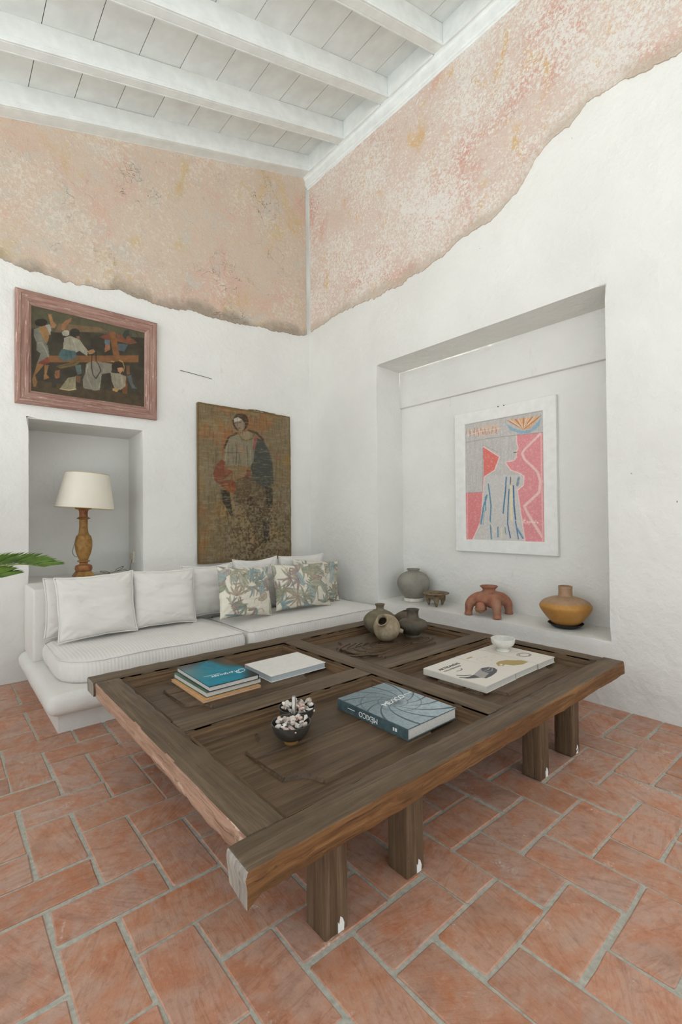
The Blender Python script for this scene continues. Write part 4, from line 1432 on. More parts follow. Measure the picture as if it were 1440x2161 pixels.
TB = [('rail', (0.521, 2.786, 0.933, 1.038, 0.302, ZT), 0, [(0, -1, 0), (0, 0, -1)], [M_W_X, M_W_EDGE, M_W_END], 2, chipL, 60),
      ('rail', (0.566, 2.79, 2.49, 2.605, 0.302, ZT), 0, [(0, -1, 0), (0, 0, -1)], [M_W_X, M_W_X, M_W_END], 2, None, 44),
      ('rail', (0.688, 1.6515, 1.70, 1.82, 0.302, ZT-0.001), 0, None, [M_W_X], None, None, 20),
      ('rail', (1.7695, 2.698, 1.70, 1.82, 0.302, ZT-0.001), 0, None, [M_W_X], None, None, 20),
      ('stile', (0.575, 0.686, 1.0395, 2.4885, 0.300, ZT), 1, [(-1, 0, 0)], [M_W_Y, M_W_WORN], None, None, 40),
      ('stile', (2.690, 2.774, 1.0395, 2.4885, 0.302, ZT), 1, [(1, 0, 0)], [M_W_Y, M_W_EDGE], None, None, 30),
      ('stile', (1.653, 1.768, 1.0395, 2.4885, 0.302, ZT), 1, None, [M_W_Y], None, None, 30)]
for nm, c, ax, sd, mats, em, ch, n in TB:
    bm = beam_bm(*c, axis=ax, side=sd, endmi=em, chip=ch, n=n, amp=0.005 if sd else 0.0015)
    obj(nm, rel(bm, table), mats, table, smooth=40)
MPROF = [(0.0, ZT-0.004), (0.0, 0.361), (0.009, 0.3595), (0.011, 0.3535), (0.016, 0.3515), (0.021, 0.3555), (0.026, 0.3515), (0.028, 0.343), (0.036, 0.341), (0.041, 0.332), (0.046, 0.320), (0.0, 0.318)]
def field_outline(x0, x1, y0, y1, r=0.075, s=0.022):
    """raised panel with ogee corners"""
    pts = []
    cor = [(x0, y0, 1, 1), (x1, y0, -1, 1), (x1, y1, -1, -1), (x0, y1, 1, -1)]
    for idx, (cx, cy, sx, sy) in enumerate(cor):
        seq = [(0.0, r+s)]
        seq += [(s*0.6, r+s*0.9)]
        for k in range(7):
            a = math.pi/2*(k/6)
            seq.append((s+r*math.sin(a)*0.88, s+r*math.cos(a)*0.88))
        seq += [(r+s*0.9, s*0.6), (r+s, 0.0)]
        seq = [(cx+sx*a, cy+sy*b_) for a, b_ in seq]
        if idx in (1, 3):
            seq = seq[::-1]
        pts += seq
    return pts
OPEN = [(0.686, 1.653, 1.82, 2.49), (1.768, 2.690, 1.82, 2.49), (0.686, 1.653, 1.038, 1.70), (1.768, 2.690, 1.038, 1.70)]
for oi, (x0, x1, y0, y1) in enumerate(OPEN):
    cuts = [y0+0.002] + ([y0+(y1-y0)*0.56] if oi != 3 else [y0+(y1-y0)*0.45]) + [y1-0.002]
    for a, c in zip(cuts, cuts[1:]):
        bm = B()
        box(bm, x0+0.002, x1-0.002, a+0.001, c-0.001, 0.305, 0.322, 0.002, 1)
        obj('panel_board', rel(bm, table), M_W_PAN, table)
    ins = (0.135, 0.115)
    F = field_outline(x0+ins[0], x1-ins[0]*0.9, y0+ins[1], y1-ins[1])
    yc = cuts[1]
    for half in (0, 1):
        bm = B()
        nh = len(F)//2
        Fh = F[nh:]+[(F[0][0], yc+0.0012), (F[nh-1][0], yc+0.0012)] if half else F[:nh]+[(F[nh-1][0], yc-0.0012), (F[0][0], yc-0.0012)]
        prism(bm, Fh, 0.3225, 0.3345, 0.007)
        bmesh.ops.triangulate(bm, faces=[f for f in bm.faces if len(f.verts) > 4])
        obj('raised_field', rel(bm, table), M_W_PAN, table, smooth=False)
    for side in range(4):
        bm = B()
        rings = []
        for tt in (0, 1):
            ring = []
            for d, z in MPROF:
                if side == 0:
                    q = (x0+d if tt == 0 else x1-d, y0+d, z)
                elif side == 1:
                    q = (x1-d, y0+d if tt == 0 else y1-d, z)
                elif side == 2:
                    q = (x1-d if tt == 0 else x0+d, y1-d, z)
                else:
                    q = (x0+d, y1-d if tt == 0 else y0+d, z)
                ring.append(bm.verts.new(q))
            rings.append(ring)
        m = len(MPROF)
        for k in range(m):
            bm.faces.new((rings[0][k], rings[1][k], rings[1][(k+1) % m], rings[0][(k+1) % m]))
        bm.faces.new(rings[0])
        bm.faces.new(rings[1][::-1])
        bmesh.ops.recalc_face_normals(bm, faces=bm.faces)
        obj('moulding', rel(bm, table), M_W_MX if side % 2 == 0 else M_W_MY, table, smooth=25)
# carved shell and scrolls on the far panel by the pots
bm = B()
cx, cy = 2.23, 2.14
for k in range(6):
    r = 0.07+0.034*k
    tube(bm, [(cx-0.02*k+r*1.25*math.cos(a), cy+r*0.62*math.sin(a), 0.335) for a in np.linspace(math.pi*0.62, math.pi*1.75, 22)], 0.0055, 6)
for sx in (-1, 1):
    tube(bm, crv([(cx+sx*0.10, cy-0.12, 0.335), (cx+sx*0.2, cy-0.155, 0.335), (cx+sx*0.28, cy-0.12, 0.335), (cx+sx*0.25, cy-0.07, 0.335), (cx+sx*0.2, cy-0.09, 0.335)]), 0.008, 6)
obj('carving', rel(bm, table), M_W_PAN, table, smooth='all')
for (x, y) in ((0.797, 1.010), (1.130, 1.010), (1.982, 1.000), (2.292, 1.000), (0.797, 2.36), (1.13, 2.36), (1.982, 2.36), (2.292, 2.36)):
    bm = B()
    box(bm, x, x+0.082, y, y+0.085, 0.0, 0.304, 0.005, 2)
    for k in range(1, 12):
        bmesh.ops.bisect_plane(bm, geom=bm.verts[:]+bm.edges[:]+bm.faces[:], plane_co=(0, 0, 0.304*k/12), plane_no=(0, 0, 1))
    bm.normal_update()
    for v in bm.verts:
        if 0.004 < v.co.z < 0.3:
            v.co += v.normal*0.0025*mnoise.noise(v.co*22)
    leg = obj('leg', rel(bm, table), M_W_LEG, table, smooth=40)
    if y < 2:
        bm = B()
        pts = [(-0.003, 0.0), (0.018, 0.0), (0.020, 0.018), (0.014, 0.034), (0.006, 0.042), (0.002, 0.022), (-0.003, 0.03)]
        vsx = [bm.verts.new((x+0.078-0.03+a, y-0.0012, 0.002+c)) for a, c in pts]
        vsy = [bm.verts.new((x+0.078-0.03+a, y+0.001, 0.002+c)) for a, c in pts]
        bm.faces.new(vsx)
        for i in range(len(pts)):
            j = (i+1) % len(pts)
            bm.faces.new((vsx[i], vsx[j], vsy[j], vsy[i]))
        obj('paint_chip', rel(bm, table), M_WHITEINK, leg)

# ================================================================== books
def book(name, label, x0, x1, y0, y1, z0, z1, cover, spine='x+', paint=None, th=0.0028, rotz=0.0, nub=(80, 104), pages=None):
    loc = Vector(((x0+x1)/2, (y0+y1)/2, z0))
    t = thing(name, label, 'book', loc, (0, 0, rotz))
    w, h, d = (x1-x0)/2, (y1-y0)/2, z1-z0
    ov = 0.004
    b = B()
    box(b, -w, w, -h, h, 0, th, 0.0008, 1)
    obj('back_cover', b, cover, t)
    b = B()
    px0, px1, py0, py1 = -w+ov, w-ov, -h+ov, h-ov
    if spine == 'x+': px1 = w-0.002
    if spine == 'x-': px0 = -w+0.002
    if spine == 'y+': py1 = h-0.002
    box(b, px0, px1, py0, py1, th, d-th, 0.0)
    obj('page_block', b, pages or M_PAGES, t)
    b = B()
    if spine == 'x+': box(b, w-0.002, w+0.002, -h, h, 0, d, 0.001, 2)
    if spine == 'x-': box(b, -w-0.002, -w+0.002, -h, h, 0, d, 0.001, 2)
    if spine == 'y+': box(b, -w, w, h-0.002, h+0.002, 0, d, 0.001, 2)
    obj('spine', b, cover, t)
    b = B()
    box(b, -w, w, -h, h, d-th, d, 0.0008, 1)
    fc_ = obj('front_cover', b, cover, t)
    if paint is not None:
        me = grid_mesh('cover_print', paint.nu, paint.nv, lambda U, V: ((U-.5)*(2*w-0.001), (V-.5)*(2*h-0.001), d+0.0006+0*U))
        paint.attr(me)
        obj('cover_print', me, M_PRINT, fc_)
    return t, fc_, w, h, d
ZB = 0.3348
# stack of three under the blue one
M_ORANGE = m_plain('orange_cover', (206, 152, 98), 0.5)
M_GREEN = m_plain('green_cover', (74, 104, 84), 0.4, var=0.2, scale=14)
M_DARK = m_plain('dark_cover', (40, 46, 48), 0.35)
book('book', 'thin orange book at the bottom of the stack of three', 0.893, 1.185, 1.985, 2.362, ZB, 0.3465, M_ORANGE, 'x+', rotz=0.0)
book('book', 'green covered book in the middle of the stack of three', 0.914, 1.203, 2.01, 2.376, 0.3465, 0.371, M_GREEN, 'y+', rotz=0.02)
p = Pic(110, 150, 1.37, (44, 44, 42))
cu = np.hypot((p.U-0.42)*1.0, (p.V-0.38)*1.0)
tl = np.clip((0.74-cu-0.16*np.abs(np.sin(np.arctan2(p.V-0.38, p.U-0.42)*2.5)))*5, 0, 1)
p.put(tl, (0, 132, 156))
p.put(np.clip((fbm(p.U*5, p.V*4)-.5)*4, 0, 1)*tl, (0, 108, 134), 0.7)
for q in ([(0.05, 0.95), (0.5, 0.55), (0.95, 0.5)], [(0.02, 0.6), (0.4, 0.42), (0.9, 0.30)], [(0.1, 0.2), (0.4, 0.25), (0.8, 0.14)], [(0.45, 0.9), (0.55, 0.6), (0.95, 0.62)]):
    p.stroke(q, 0.006, (6, 62, 78), 0.6)
p.put(np.clip(1-np.hypot((p.U-0.1)*3, (p.V-0.7)*2), 0, 1), (126, 116, 112), 0.7)
p.put(np.clip(1-np.hypot((p.U-0.95)*3, (p.V-0.75)*3), 0, 1), (104, 72, 46), 0.9)
mar, fcv, w, h, d = book('book', 'glossy blue butterfly book lying on top of the stack of three', 0.929, 1.184, 2.003, 2.383, 0.371, 0.3945, M_DARK, 'x+', paint=p)
tm = textmesh('ariposas', 0.036, shear=0.28, spacing=0.98)
obj('title', tm, M_WHITEINK, fcv, loc=(0.056, -0.075, d+0.0012), rot=(0, 0, math.pi))
b = B()
tube(b, crv([(0.060, -0.066, d+0.0015), (0.066, -0.088, d+0.0015), (0.072, -0.07, d+0.0015), (0.078, -0.09, d+0.0015), (0.084, -0.066, d+0.0015), (0.105, -0.062, d+0.0015), (0.113, -0.08, d+0.0015), (0.096, -0.102, d+0.0015), (0.07, -0.105, d+0.0015), (0.060, -0.09, d+0.0015)]), 0.0014, 5)
obj('title_initial', b, M_WHITEINK, fcv)
b = B()
xs_ = 0.0
rr = random.Random(4)
while xs_ < 0.085:
    l_ = rr.uniform(0.004, 0.008)
    box(b, -0.09+xs_, -0.09+xs_+l_, -0.052, -0.047, d+0.0008, d+0.0014)
    xs_ += l_+0.003
obj('subtitle_line', b, M_WHITEINK, fcv)
# white book
M_WCOV = m_plain('white_cover', (224, 221, 214), 0.5, var=0.02)
M_GPAGES = m_plain('bluish_pages', (186, 194, 196), 0.8, var=0.06, scale=200)
book('book', 'plain white book lying beside the stack of three', 1.258, 1.604, 2.008, 2.272, ZB, 0.366, M_WCOV, 'y+', pages=M_GPAGES)
# grey-blue book with a coiled shell on the jacket
M_JACK = m_plain('slate_jacket', (74, 92, 96), 0.35, var=0.15, scale=40)
p = Pic(150, 190, 1.34, (96, 112, 116))
X = (p.U-0.52)*1.0
Y = (p.V-0.52)*1.34
r_ = np.hypot(X, Y)+1e-6
th_ = np.arctan2(Y, X)
base = 0.55+0.45*np.sin(th_*1.0+2.5)
p.c = np.stack([104+52*base, 120+50*base, 126+50*base], -1)*(0.85+0.3*fbm(p.U*40, p.V*50))[..., None]
spk = np.sin(th_*13-6.0*np.log(r_+0.05)*1.6)
line = np.clip((spk-0.86)*9, 0, 1)*np.clip((r_-0.11)*14, 0, 1)
p.put(line, (34, 46, 52), 0.75)
p.put(np.clip((spk-0.55)*5, 0, 1)*np.clip((0.86-spk)*8, 0, 1)*np.clip((r_-0.11)*14, 0, 1), (160, 180, 184), 0.35)
for q, w_ in ((0.20, 0.010), (0.40, 0.010)):
    rr_ = q*(1+0.09*th_)
    p.put(np.clip((w_-np.abs(r_-rr_))*90, 0, 1), (40, 52, 58), 0.7)
p.put(np.clip((0.16-r_)*9, 0, 1), (70, 80, 84), 0.7)
mx, fcv, w, h, d = book('book', 'thick slate-blue book with a coiled shell on its jacket', 1.301, 1.594, 1.152, 1.548, ZB, 0.378, M_JACK, 'x-', paint=p, th=0.0032)
tm = textmesh('MÉXICO', 0.040, spacing=0.92, align='CENTER')
obj('title', tm, M_WHITEINK, fcv, loc=(0.012, 0.02, d+0.0012), rot=(0, 0, R_(7)))
b = B()
box(b, 0.085, 0.135, 0.033, 0.036, d+0.0008, d+0.0014)
obj('title_rule', b, M_WHITEINK, fcv)
sp = [o for o in mx.children if o.name.startswith('spine')][0]
Mrot = (R_(-90), 0, R_(-90))
tm = textmesh('MÉXICO', 0.030, spacing=0.95, align='CENTER')
o = obj('spine_title', tm, M_WHITEINK, sp)
# reads from the foot to the head of the book, tops of the letters towards the back cover
o.matrix_local = Matrix(((0, 0, -1, -w-0.0026), (1, 0, 0, 0.01), (0, -1, 0, d*0.5), (0, 0, 0, 1)))
for a, c, e, f_ in ((0.088, 0.13, 0.5, 0.0024), (-0.145, -0.135, 0.38, 0.012), (-0.131, -0.125, 0.38, 0.012)):
    b = B()
    box(b, -w-0.0032, -w-0.0022, a, c, d*e, d*e+f_)
    obj('spine_mark', b, M_WHITEINK, sp)
# three matching pale volumes side by side
M_CREAM = m_plain('cream_cover', (218, 212, 200), 0.55, var=0.025)
def volume(label, x0, x1, y0, y1, z1, ops, rotz):
    p = Pic(110, int(110*(y1-y0)/(x1-x0)), (y1-y0)/(x1-x0), (222, 215, 203))
    for kind, col, wd_, pts in ops:
        if kind == 'p':
            p.poly(pts, col, 0.95)
        else:
            p.stroke(pts, wd_, col, 0.95)
    return book('book', label, x0, x1, y0, y1, ZB, z1, M_CREAM, 'x-', paint=p, rotz=rotz)
fish = [('p', (54, 58, 66), 0, [(0.06, 0.40), (0.20, 0.36), (0.36, 0.36), (0.56, 0.40), (0.80, 0.44), (0.95, 0.40), (0.98, 0.32), (0.92, 0.25), (0.78, 0.20), (0.55, 0.17), (0.36, 0.17), (0.30, 0.24), (0.22, 0.27), (0.10, 0.33)])]
for k in range(12):
    x = 0.36+k*0.03
    fish.append(('s', (214, 208, 198), 0.008, [(x-0.05, 0.19+0.006*k), (x+0.02, 0.37+0.006*k)]))
fish += [('p', (70, 74, 82), 0, [(0.62, 0.26), (0.8, 0.24), (0.95, 0.30), (0.93, 0.38), (0.8, 0.42), (0.66, 0.38)]), ('s', (206, 200, 192), 0.006, [(0.66, 0.30), (0.8, 0.28), (0.93, 0.33)]), ('s', (206, 200, 192), 0.006, [(0.68, 0.35), (0.8, 0.34), (0.93, 0.37)]),
         ('s', (58, 60, 66), 0.02, [(0.06, 0.42), (0.12, 0.36), (0.24, 0.32)]), ('s', (58, 60, 66), 0.02, [(0.12, 0.50), (0.2, 0.42), (0.3, 0.38)]),
         ('s', (60, 60, 62), 0.010, [(0.30, 0.60), (0.40, 0.585), (0.48, 0.60), (0.50, 0.63)])]
v1, fcv, w, h, d = volume('cream volume with a black fish drawing, leftmost of the three pale volumes', 1.918, 2.192, 1.222, 1.588, 0.366, fish, 0.02)
for s_, sz, yy in (('ARTESANÍAS', 0.030, 0.105), ('COLOMBIANAS', 0.020, 0.075)):
    tm = textmesh(s_, sz, spacing=1.05)
    obj('title', tm, M_BLACK if sz > .025 else m_plain('grey_print', (120, 116, 112), 0.6), fcv, loc=(-w+0.028, yy, d+0.0012), rot=(0, 0, 0.0))
yel = [('p', (168, 142, 76), 0, [(0.15, 0.33), (0.30, 0.42), (0.5, 0.44), (0.72, 0.40), (0.97, 0.24), (0.98, 0.14), (0.7, 0.13), (0.45, 0.20), (0.38, 0.30), (0.25, 0.28)]), ('p', (222, 215, 203), 0, [(0.22, 0.325), (0.34, 0.37), (0.36, 0.335), (0.27, 0.30)]),
       ('s', (170, 140, 80), 0.03, [(0.12, 0.83), (0.3, 0.83)])]
rr = random.Random(8)
for k in range(26):
    x, y = rr.uniform(.1, .9), rr.uniform(.5, .78)
    yel.append(('s', (176, 168, 158), 0.004, [(x, y), (x+rr.uniform(.03, .1), y+rr.uniform(-.02, .02))]))
volume('cream volume with a mustard bird shape, middle of the three pale volumes', 2.200, 2.424, 1.228, 1.596, 0.364, yel, 0.0)
ink = []
for k in range(7):
    a0 = k*0.9
    ink.append(('s', (110, 96, 104), 0.006, [(0.5+0.28*math.cos(a0+t)*(0.6+.06*k), 0.36+0.10*math.sin(a0+t)*(0.6+.06*k)) for t in np.linspace(0, 4.5, 16)]))
for k in range(22):
    x, y = rr.uniform(.05, .9), rr.uniform(.6, .9)
    ink.append(('s', (150, 140, 132), 0.005, [(x, y), (x+rr.uniform(.03, .12), y+rr.uniform(-.02, .02))]))
volume('cream volume with a violet ink drawing, carrying the small white bowl', 2.431, 2.612, 1.225, 1.596, 0.364, ink, -0.01)

# ================================================================== bowls and pots
def pot(name, label, cat, prof, loc, m, rot=(0, 0, 0), seg=44, wall=0.006, wob=0.02, seed=0, n=4, group=None):
    """thin walled vessel turned from an outer profile, foot to rim"""
    P = smooth_prof(prof, n)
    inner = []
    for i, (r, z) in enumerate(P):
        inner.append((max(0.004, r-wall), z))
    zb = P[0][1]+wall
    inner = [(r, z) for r, z in inner if z > zb+0.002]
    full = [(0.0, P[0][1])]+P+[(P[-1][0]-wall*0.4, P[-1][1]+wall*0.25)]+inner[::-1]+[(0.0, zb+0.003)]
    bm = B()
    lathe(bm, full, seg, wob=wob, seed=seed)
    bmesh.ops.recalc_face_normals(bm, faces=bm.faces)
    o = obj(name, bm, m, None, smooth=60)
    o.location = loc
    o.rotation_euler = rot
    if label:
        tag(o, label, cat, group)
    return o
M_C1 = m_clay('mottled_grey_clay', (84, 78, 62), (112, 102, 82), (134, 124, 104), 14)
M_C2 = m_clay('pale_buff_clay', (122, 104, 80), (154, 138, 112), (180, 164, 138), 16)
M_C3 = m_clay('dark_grey_clay', (62, 58, 50), (88, 80, 68), (112, 98, 80), 16, 0.6)
M_C4 = m_clay('brown_clay', (70, 60, 48), (92, 80, 64), (108, 98, 80), 16)
M_C5 = m_clay('smooth_grey_clay', (130, 126, 114), (146, 142, 130), (160, 154, 142), 7)
M_C6 = m_clay('tan_clay', (98, 82, 62), (128, 110, 84), (150, 132, 106), 18)
M_C7 = m_clay('red_clay', (128, 82, 64), (164, 108, 84), (160, 128, 106), 12)
M_C8 = m_clay('ochre_clay', (172, 122, 58), (186, 134, 68), (194, 146, 84), 8, 0.5, zband=(0.155, (158, 126, 96), (176, 142, 110)))
s = 0.00335*1.0
pot('clay_pot', 'mottled grey-green narrow-necked pot at the back of the table group', 'pot',
    [(0.045, 0.0), (0.075, 0.012), (0.108, 0.050), (0.119, 0.085), (0.108, 0.115), (0.080, 0.142), (0.058, 0.152), (0.050, 0.158), (0.030, 0.166), (0.027, 0.184), (0.036, 0.203)], (2.375, 2.355, ZB), M_C1, seed=1)
pot('clay_pot', 'dark grey pot with flared collar and ring foot, right of the table group', 'pot',
    [(0.048, 0.0), (0.050, 0.010), (0.046, 0.018), (0.062, 0.032), (0.092, 0.062), (0.099, 0.086), (0.088, 0.108), (0.056, 0.122), (0.044, 0.130), (0.038, 0.155), (0.041, 0.180), (0.046, 0.187)], (2.462, 2.128, ZB), M_C3, seed=4, wob=0.035)
pot('clay_pot', 'brown round pot half hidden behind the dark grey pot', 'pot',
    [(0.03, 0.0), (0.07, 0.02), (0.09, 0.06), (0.08, 0.10), (0.05, 0.122), (0.03, 0.13), (0.028, 0.134)], (2.588, 2.30, ZB), M_C4, seed=7)
lp = pot('clay_pot', 'pale buff pot lying with its open mouth towards the room', 'pot',
    [(0.02, -0.088), (0.055, -0.075), (0.083, -0.035), (0.088, 0.0), (0.077, 0.036), (0.057, 0.060), (0.041, 0.072), (0.034, 0.086), (0.040, 0.104)], (2.243, 2.165, ZB+0.092), M_C2, seed=9)
aim = (CAMP-Vector((2.243, 2.165, 0.42))).normalized()
aim = (aim*0.75+Vector((-0.28, 0.16, 0.52))).normalized()
lp.rotation_euler = aim.to_track_quat('Z', 'Y').to_euler()
b = B()
Mq = aim.to_track_quat('Z', 'Y').to_matrix().inverted()
d_ = Mq @ Vector((0.74, -0.62, -0.25)).normalized()
tube(b, [d_*0.07, d_*0.092, d_*0.112], [0.026, 0.017, 0.012], 10)
obj('lug', b, M_C2, lp, smooth='all')
# recess shelf, z of the sill
ZN = 0.397
M_RING = m_plain('white_ring', (224, 220, 206), 0.6)
b = B()
lathe(b, [(0.062, 0), (0.080, 0.0), (0.088, 0.008), (0.086, 0.030), (0.078, 0.034), (0.062, 0.030), (0.062, 0.0)], 36)
bmesh.ops.recalc_face_normals(b, faces=b.faces)
o = obj('ring_stand', b, M_RING, None, smooth=40, loc=(3.25, 2.795, ZN))
tag(o, 'white ring stand under the smooth grey jar in the recess', 'stand')
pot('storage_jar', 'smooth round grey jar on a white ring in the recess', 'jar',
    [(0.068, 0.0), (0.090, 0.012), (0.125, 0.060), (0.146, 0.115), (0.143, 0.160), (0.115, 0.200), (0.075, 0.224), (0.052, 0.232), (0.050, 0.240), (0.062, 0.252)], (3.245 if False else 3.25, 2.795, ZN+0.0345), M_C5, wob=0.01, seed=3)
# tripod bowl
tb = thing('tripod_bowl', 'small tan clay bowl on three bulbous feet in the recess', 'bowl', (3.215, 2.52, ZN))
b = B()
P = smooth_prof([(0.0, 0.052), (0.045, 0.056), (0.068, 0.074), (0.074, 0.094), (0.090, 0.101), (0.110, 0.103), (0.111, 0.110), (0.092, 0.110), (0.070, 0.105), (0.062, 0.084), (0.04, 0.068), (0.0, 0.064)], 3)
lathe(b, P, 40, wob=0.02, seed=2)
bmesh.ops.recalc_face_normals(b, faces=b.faces)
obj('dish', b, M_C6, tb, smooth=60)
for k in range(3):
    a = math.radians(200+120*k+22)
    c, s_ = math.cos(a), math.sin(a)
    b = B()
    tube(b, [(0.052*c, 0.052*s_, 0.090), (0.070*c, 0.070*s_, 0.070), (0.072*c, 0.072*s_, 0.048), (0.066*c, 0.066*s_, 0.020), (0.062*c, 0.062*s_, 0.001)], [0.020, 0.026, 0.022, 0.013, 0.007], 14)
    obj('foot', b, M_C6, tb, smooth='all')
# red clay vessel shaped like a figure arched over backwards on four limbs
ac = thing('effigy_vessel', 'red clay vessel shaped as an arched figure on four limbs in the recess', 'vessel', (3.222, 2.015, ZN))
b = B()
for q in ((-0.112, 0.105), (-0.098, -0.125), (0.115, -0.095), (0.112, 0.125)):
    x, y = q
    tube(b, crv([(x*0.25, y*0.25, 0.115), (x*0.62, y*0.62, 0.118), (x*0.93, y*0.93, 0.088), (x, y, 0.045), (x*1.02, y*1.02, 0.010)], 4), [0.060, 0.060, 0.058, 0.055, 0.050, 0.047, 0.044, 0.041, 0.038, 0.036, 0.034, 0.032, 0.031, 0.029, 0.028, 0.028, 0.028][:17], 14)
    lathe(b, [(0, 0.0), (0.030, 0.0), (0.034, 0.006), (0.028, 0.018), (0, 0.018)], 14, Matrix.Translation((x*1.03, y*1.03, 0)))
lathe(b, smooth_prof([(0.0, 0.062), (0.06, 0.07), (0.105, 0.105), (0.100, 0.140), (0.070, 0.168), (0.045, 0.185), (0.042, 0.19), (0.0, 0.19)], 3), 30)
o = obj('body', b, M_C7, ac, smooth='all')
rm = o.modifiers.new('fuse', 'REMESH')
rm.mode = 'VOXEL'
rm.voxel_size = 0.0055
rm.use_smooth_shade = True
sm = o.modifiers.new('soften', 'SMOOTH')
sm.iterations = 7
sm.factor = 0.6
b = B()
lathe(b, smooth_prof([(0.046, 0.165), (0.046, 0.185), (0.050, 0.198), (0.064, 0.212), (0.066, 0.218), (0.060, 0.219), (0.046, 0.202), (0.040, 0.185), (0.0, 0.182)], 3), 34)
bmesh.ops.recalc_face_normals(b, faces=b.faces)
obj('mouth', b, M_C7, ac, smooth=60)
b = B()
bmesh.ops.create_icosphere(b, subdivisions=3, radius=1.0)
for v in b.verts:
    v.co = Vector((v.co.x*0.036, v.co.y*0.040, v.co.z*0.044))
    if v.co.x < -0.02 and abs(v.co.y) < 0.012:
        v.co.x -= 0.006*(1-abs(v.co.z)/0.044)
    v.co += Vector((-0.112, 0.005, 0.066))
hd = obj('head', b, M_C7, ac, smooth='all')
b = B()
for z in (0.058, 0.046, 0.036):
    tube(b, [(-0.112+0.040*math.cos(a)*(1-((z-.066)/.06)**2), 0.005+0.043*math.sin(a)*(1-((z-.066)/.06)**2), z) for a in np.linspace(2.0, 4.3, 12)], 0.003, 6)
obj('hair_band', b, m_clay('band_clay', (150, 116, 80), (168, 134, 96), (180, 150, 112)), hd, smooth='all')
# ochre jar on a dark dish
b = B()
lathe(b, smooth_prof([(0.0, 0.0), (0.055, 0.0), (0.085, 0.008), (0.108, 0.026), (0.112, 0.030), (0.106, 0.030), (0.08, 0.014), (0.0, 0.010)], 3), 40)
bmesh.ops.recalc_face_normals(b, faces=b.faces)
o = obj('saucer', b, m_plain('black_clay', (34, 33, 31), 0.55), None, smooth=50, loc=(3.225, 1.436, ZN))
tag(o, 'dark round saucer under the ochre jar in the recess', 'dish')
pot('ochre_jar', 'wide ochre clay jar with a straight neck on a dark saucer', 'jar',
    [(0.060, 0.0), (0.092, 0.020), (0.138, 0.075), (0.161, 0.115), (0.160, 0.138), (0.135, 0.165), (0.085, 0.186), (0.050, 0.194), (0.045, 0.202), (0.043, 0.228), (0.044, 0.262)], (3.225, 1.436, ZN+0.015), M_C8, wob=0.012, seed=6)
# small white footed bowl on the third volume
M_MARB = m_clay('white_stone', (206, 202, 192), (222, 219, 210), (230, 228, 222), 10, 0.5)
pot('footed_bowl', 'small white stone bowl with a foot standing on the pale volumes', 'bowl',
    [(0.036, 0.0), (0.037, 0.006), (0.028, 0.014), (0.030, 0.020), (0.050, 0.030), (0.064, 0.048), (0.068, 0.072)], (2.508, 1.482, 0.3652), M_MARB, wob=0.01, seed=8)

# ================================================================== twin bowl of sea shells
tw = thing('twin_bowl', 'pair of dark metal bowls joined by an upright handle, full of shells', 'bowl', (1.025, 1.478, ZB))
M_PEW = m_clay('dark_pewter', (66, 63, 58), (88, 85, 78), (112, 108, 100), 20, 0.4)
M_PEW.node_tree.nodes['Principled BSDF'].inputs['Metallic'].default_value = 0.6
M_STEEL = m_plain('brushed_steel', (170, 166, 158), 0.3, 1.0)
M_FOOT = m_plain('wooden_foot', (150, 112, 58), 0.5)
BC = ((-0.047, -0.049), (0.05, 0.052))
for (bx, by) in BC:
    b = B()
    out_ = smooth_prof([(0.0, 0.012), (0.025, 0.013), (0.050, 0.027), (0.066, 0.050), (0.0725, 0.076)], 4)
    inn = [(max(0, r-0.0035), z+0.0025) for r, z in out_][::-1]
    inn[0] = (out_[-1][0]-0.0035, out_[-1][1])
    lathe(b, out_+inn, 44, Matrix.Translation((bx, by, 0)))
    bmesh.ops.recalc_face_normals(b, faces=b.faces)
    bo = obj('bowl', b, M_PEW, tw, smooth=60)
    b = B()
    lathe(b, [(0, 0), (0.024, 0), (0.026, 0.004), (0.025, 0.014), (0, 0.016)], 28, Matrix.Translation((bx, by, 0)))
    obj('foot', b, M_FOOT, bo, smooth=40)
b = B()
lathe(b, [(0, 0.055), (0.008, 0.055), (0.008, 0.140), (0.0065, 0.1425), (0, 0.1425)], 24)
obj('handle', b, M_STEEL, tw, smooth=40)
M_SH = [m_clay('shell_%s' % n_, a, c, e, 60, 0.5) for n_, a, c, e in (('white', (196, 184, 172), (222, 214, 204), (236, 230, 222)), ('pink', (190, 150, 134), (216, 188, 174), (232, 216, 206)), ('striped', (132, 112, 100), (198, 184, 172), (226, 218, 208)))]
def shell_cone(n_turn=5, L=0.026, R=0.010):
    bm = B()
    prof = [(0.0, 0.0)]
    for k in range(n_turn):
        t0, t1 = k/n_turn, (k+1)/n_turn
        prof += [(R*(t0*0.9+0.12), L*t0+0.001), (R*(t1*0.98), L*(t0*0.3+t1*0.7)), (R*t1*0.82, L*t1)]
    prof += [(R*0.5, L*1.25), (0.0, L*1.45)]
    lathe(bm, prof, 12)
    for v in bm.verts:
        a = math.atan2(v.co.y, v.co.x)
        v.co.z += 0.002*math.sin(a)
        if v.co.z > L and v.co.x > 0:
            v.co.x *= 1.45
    bmesh.ops.recalc_face_normals(bm, faces=bm.faces)
    return bm
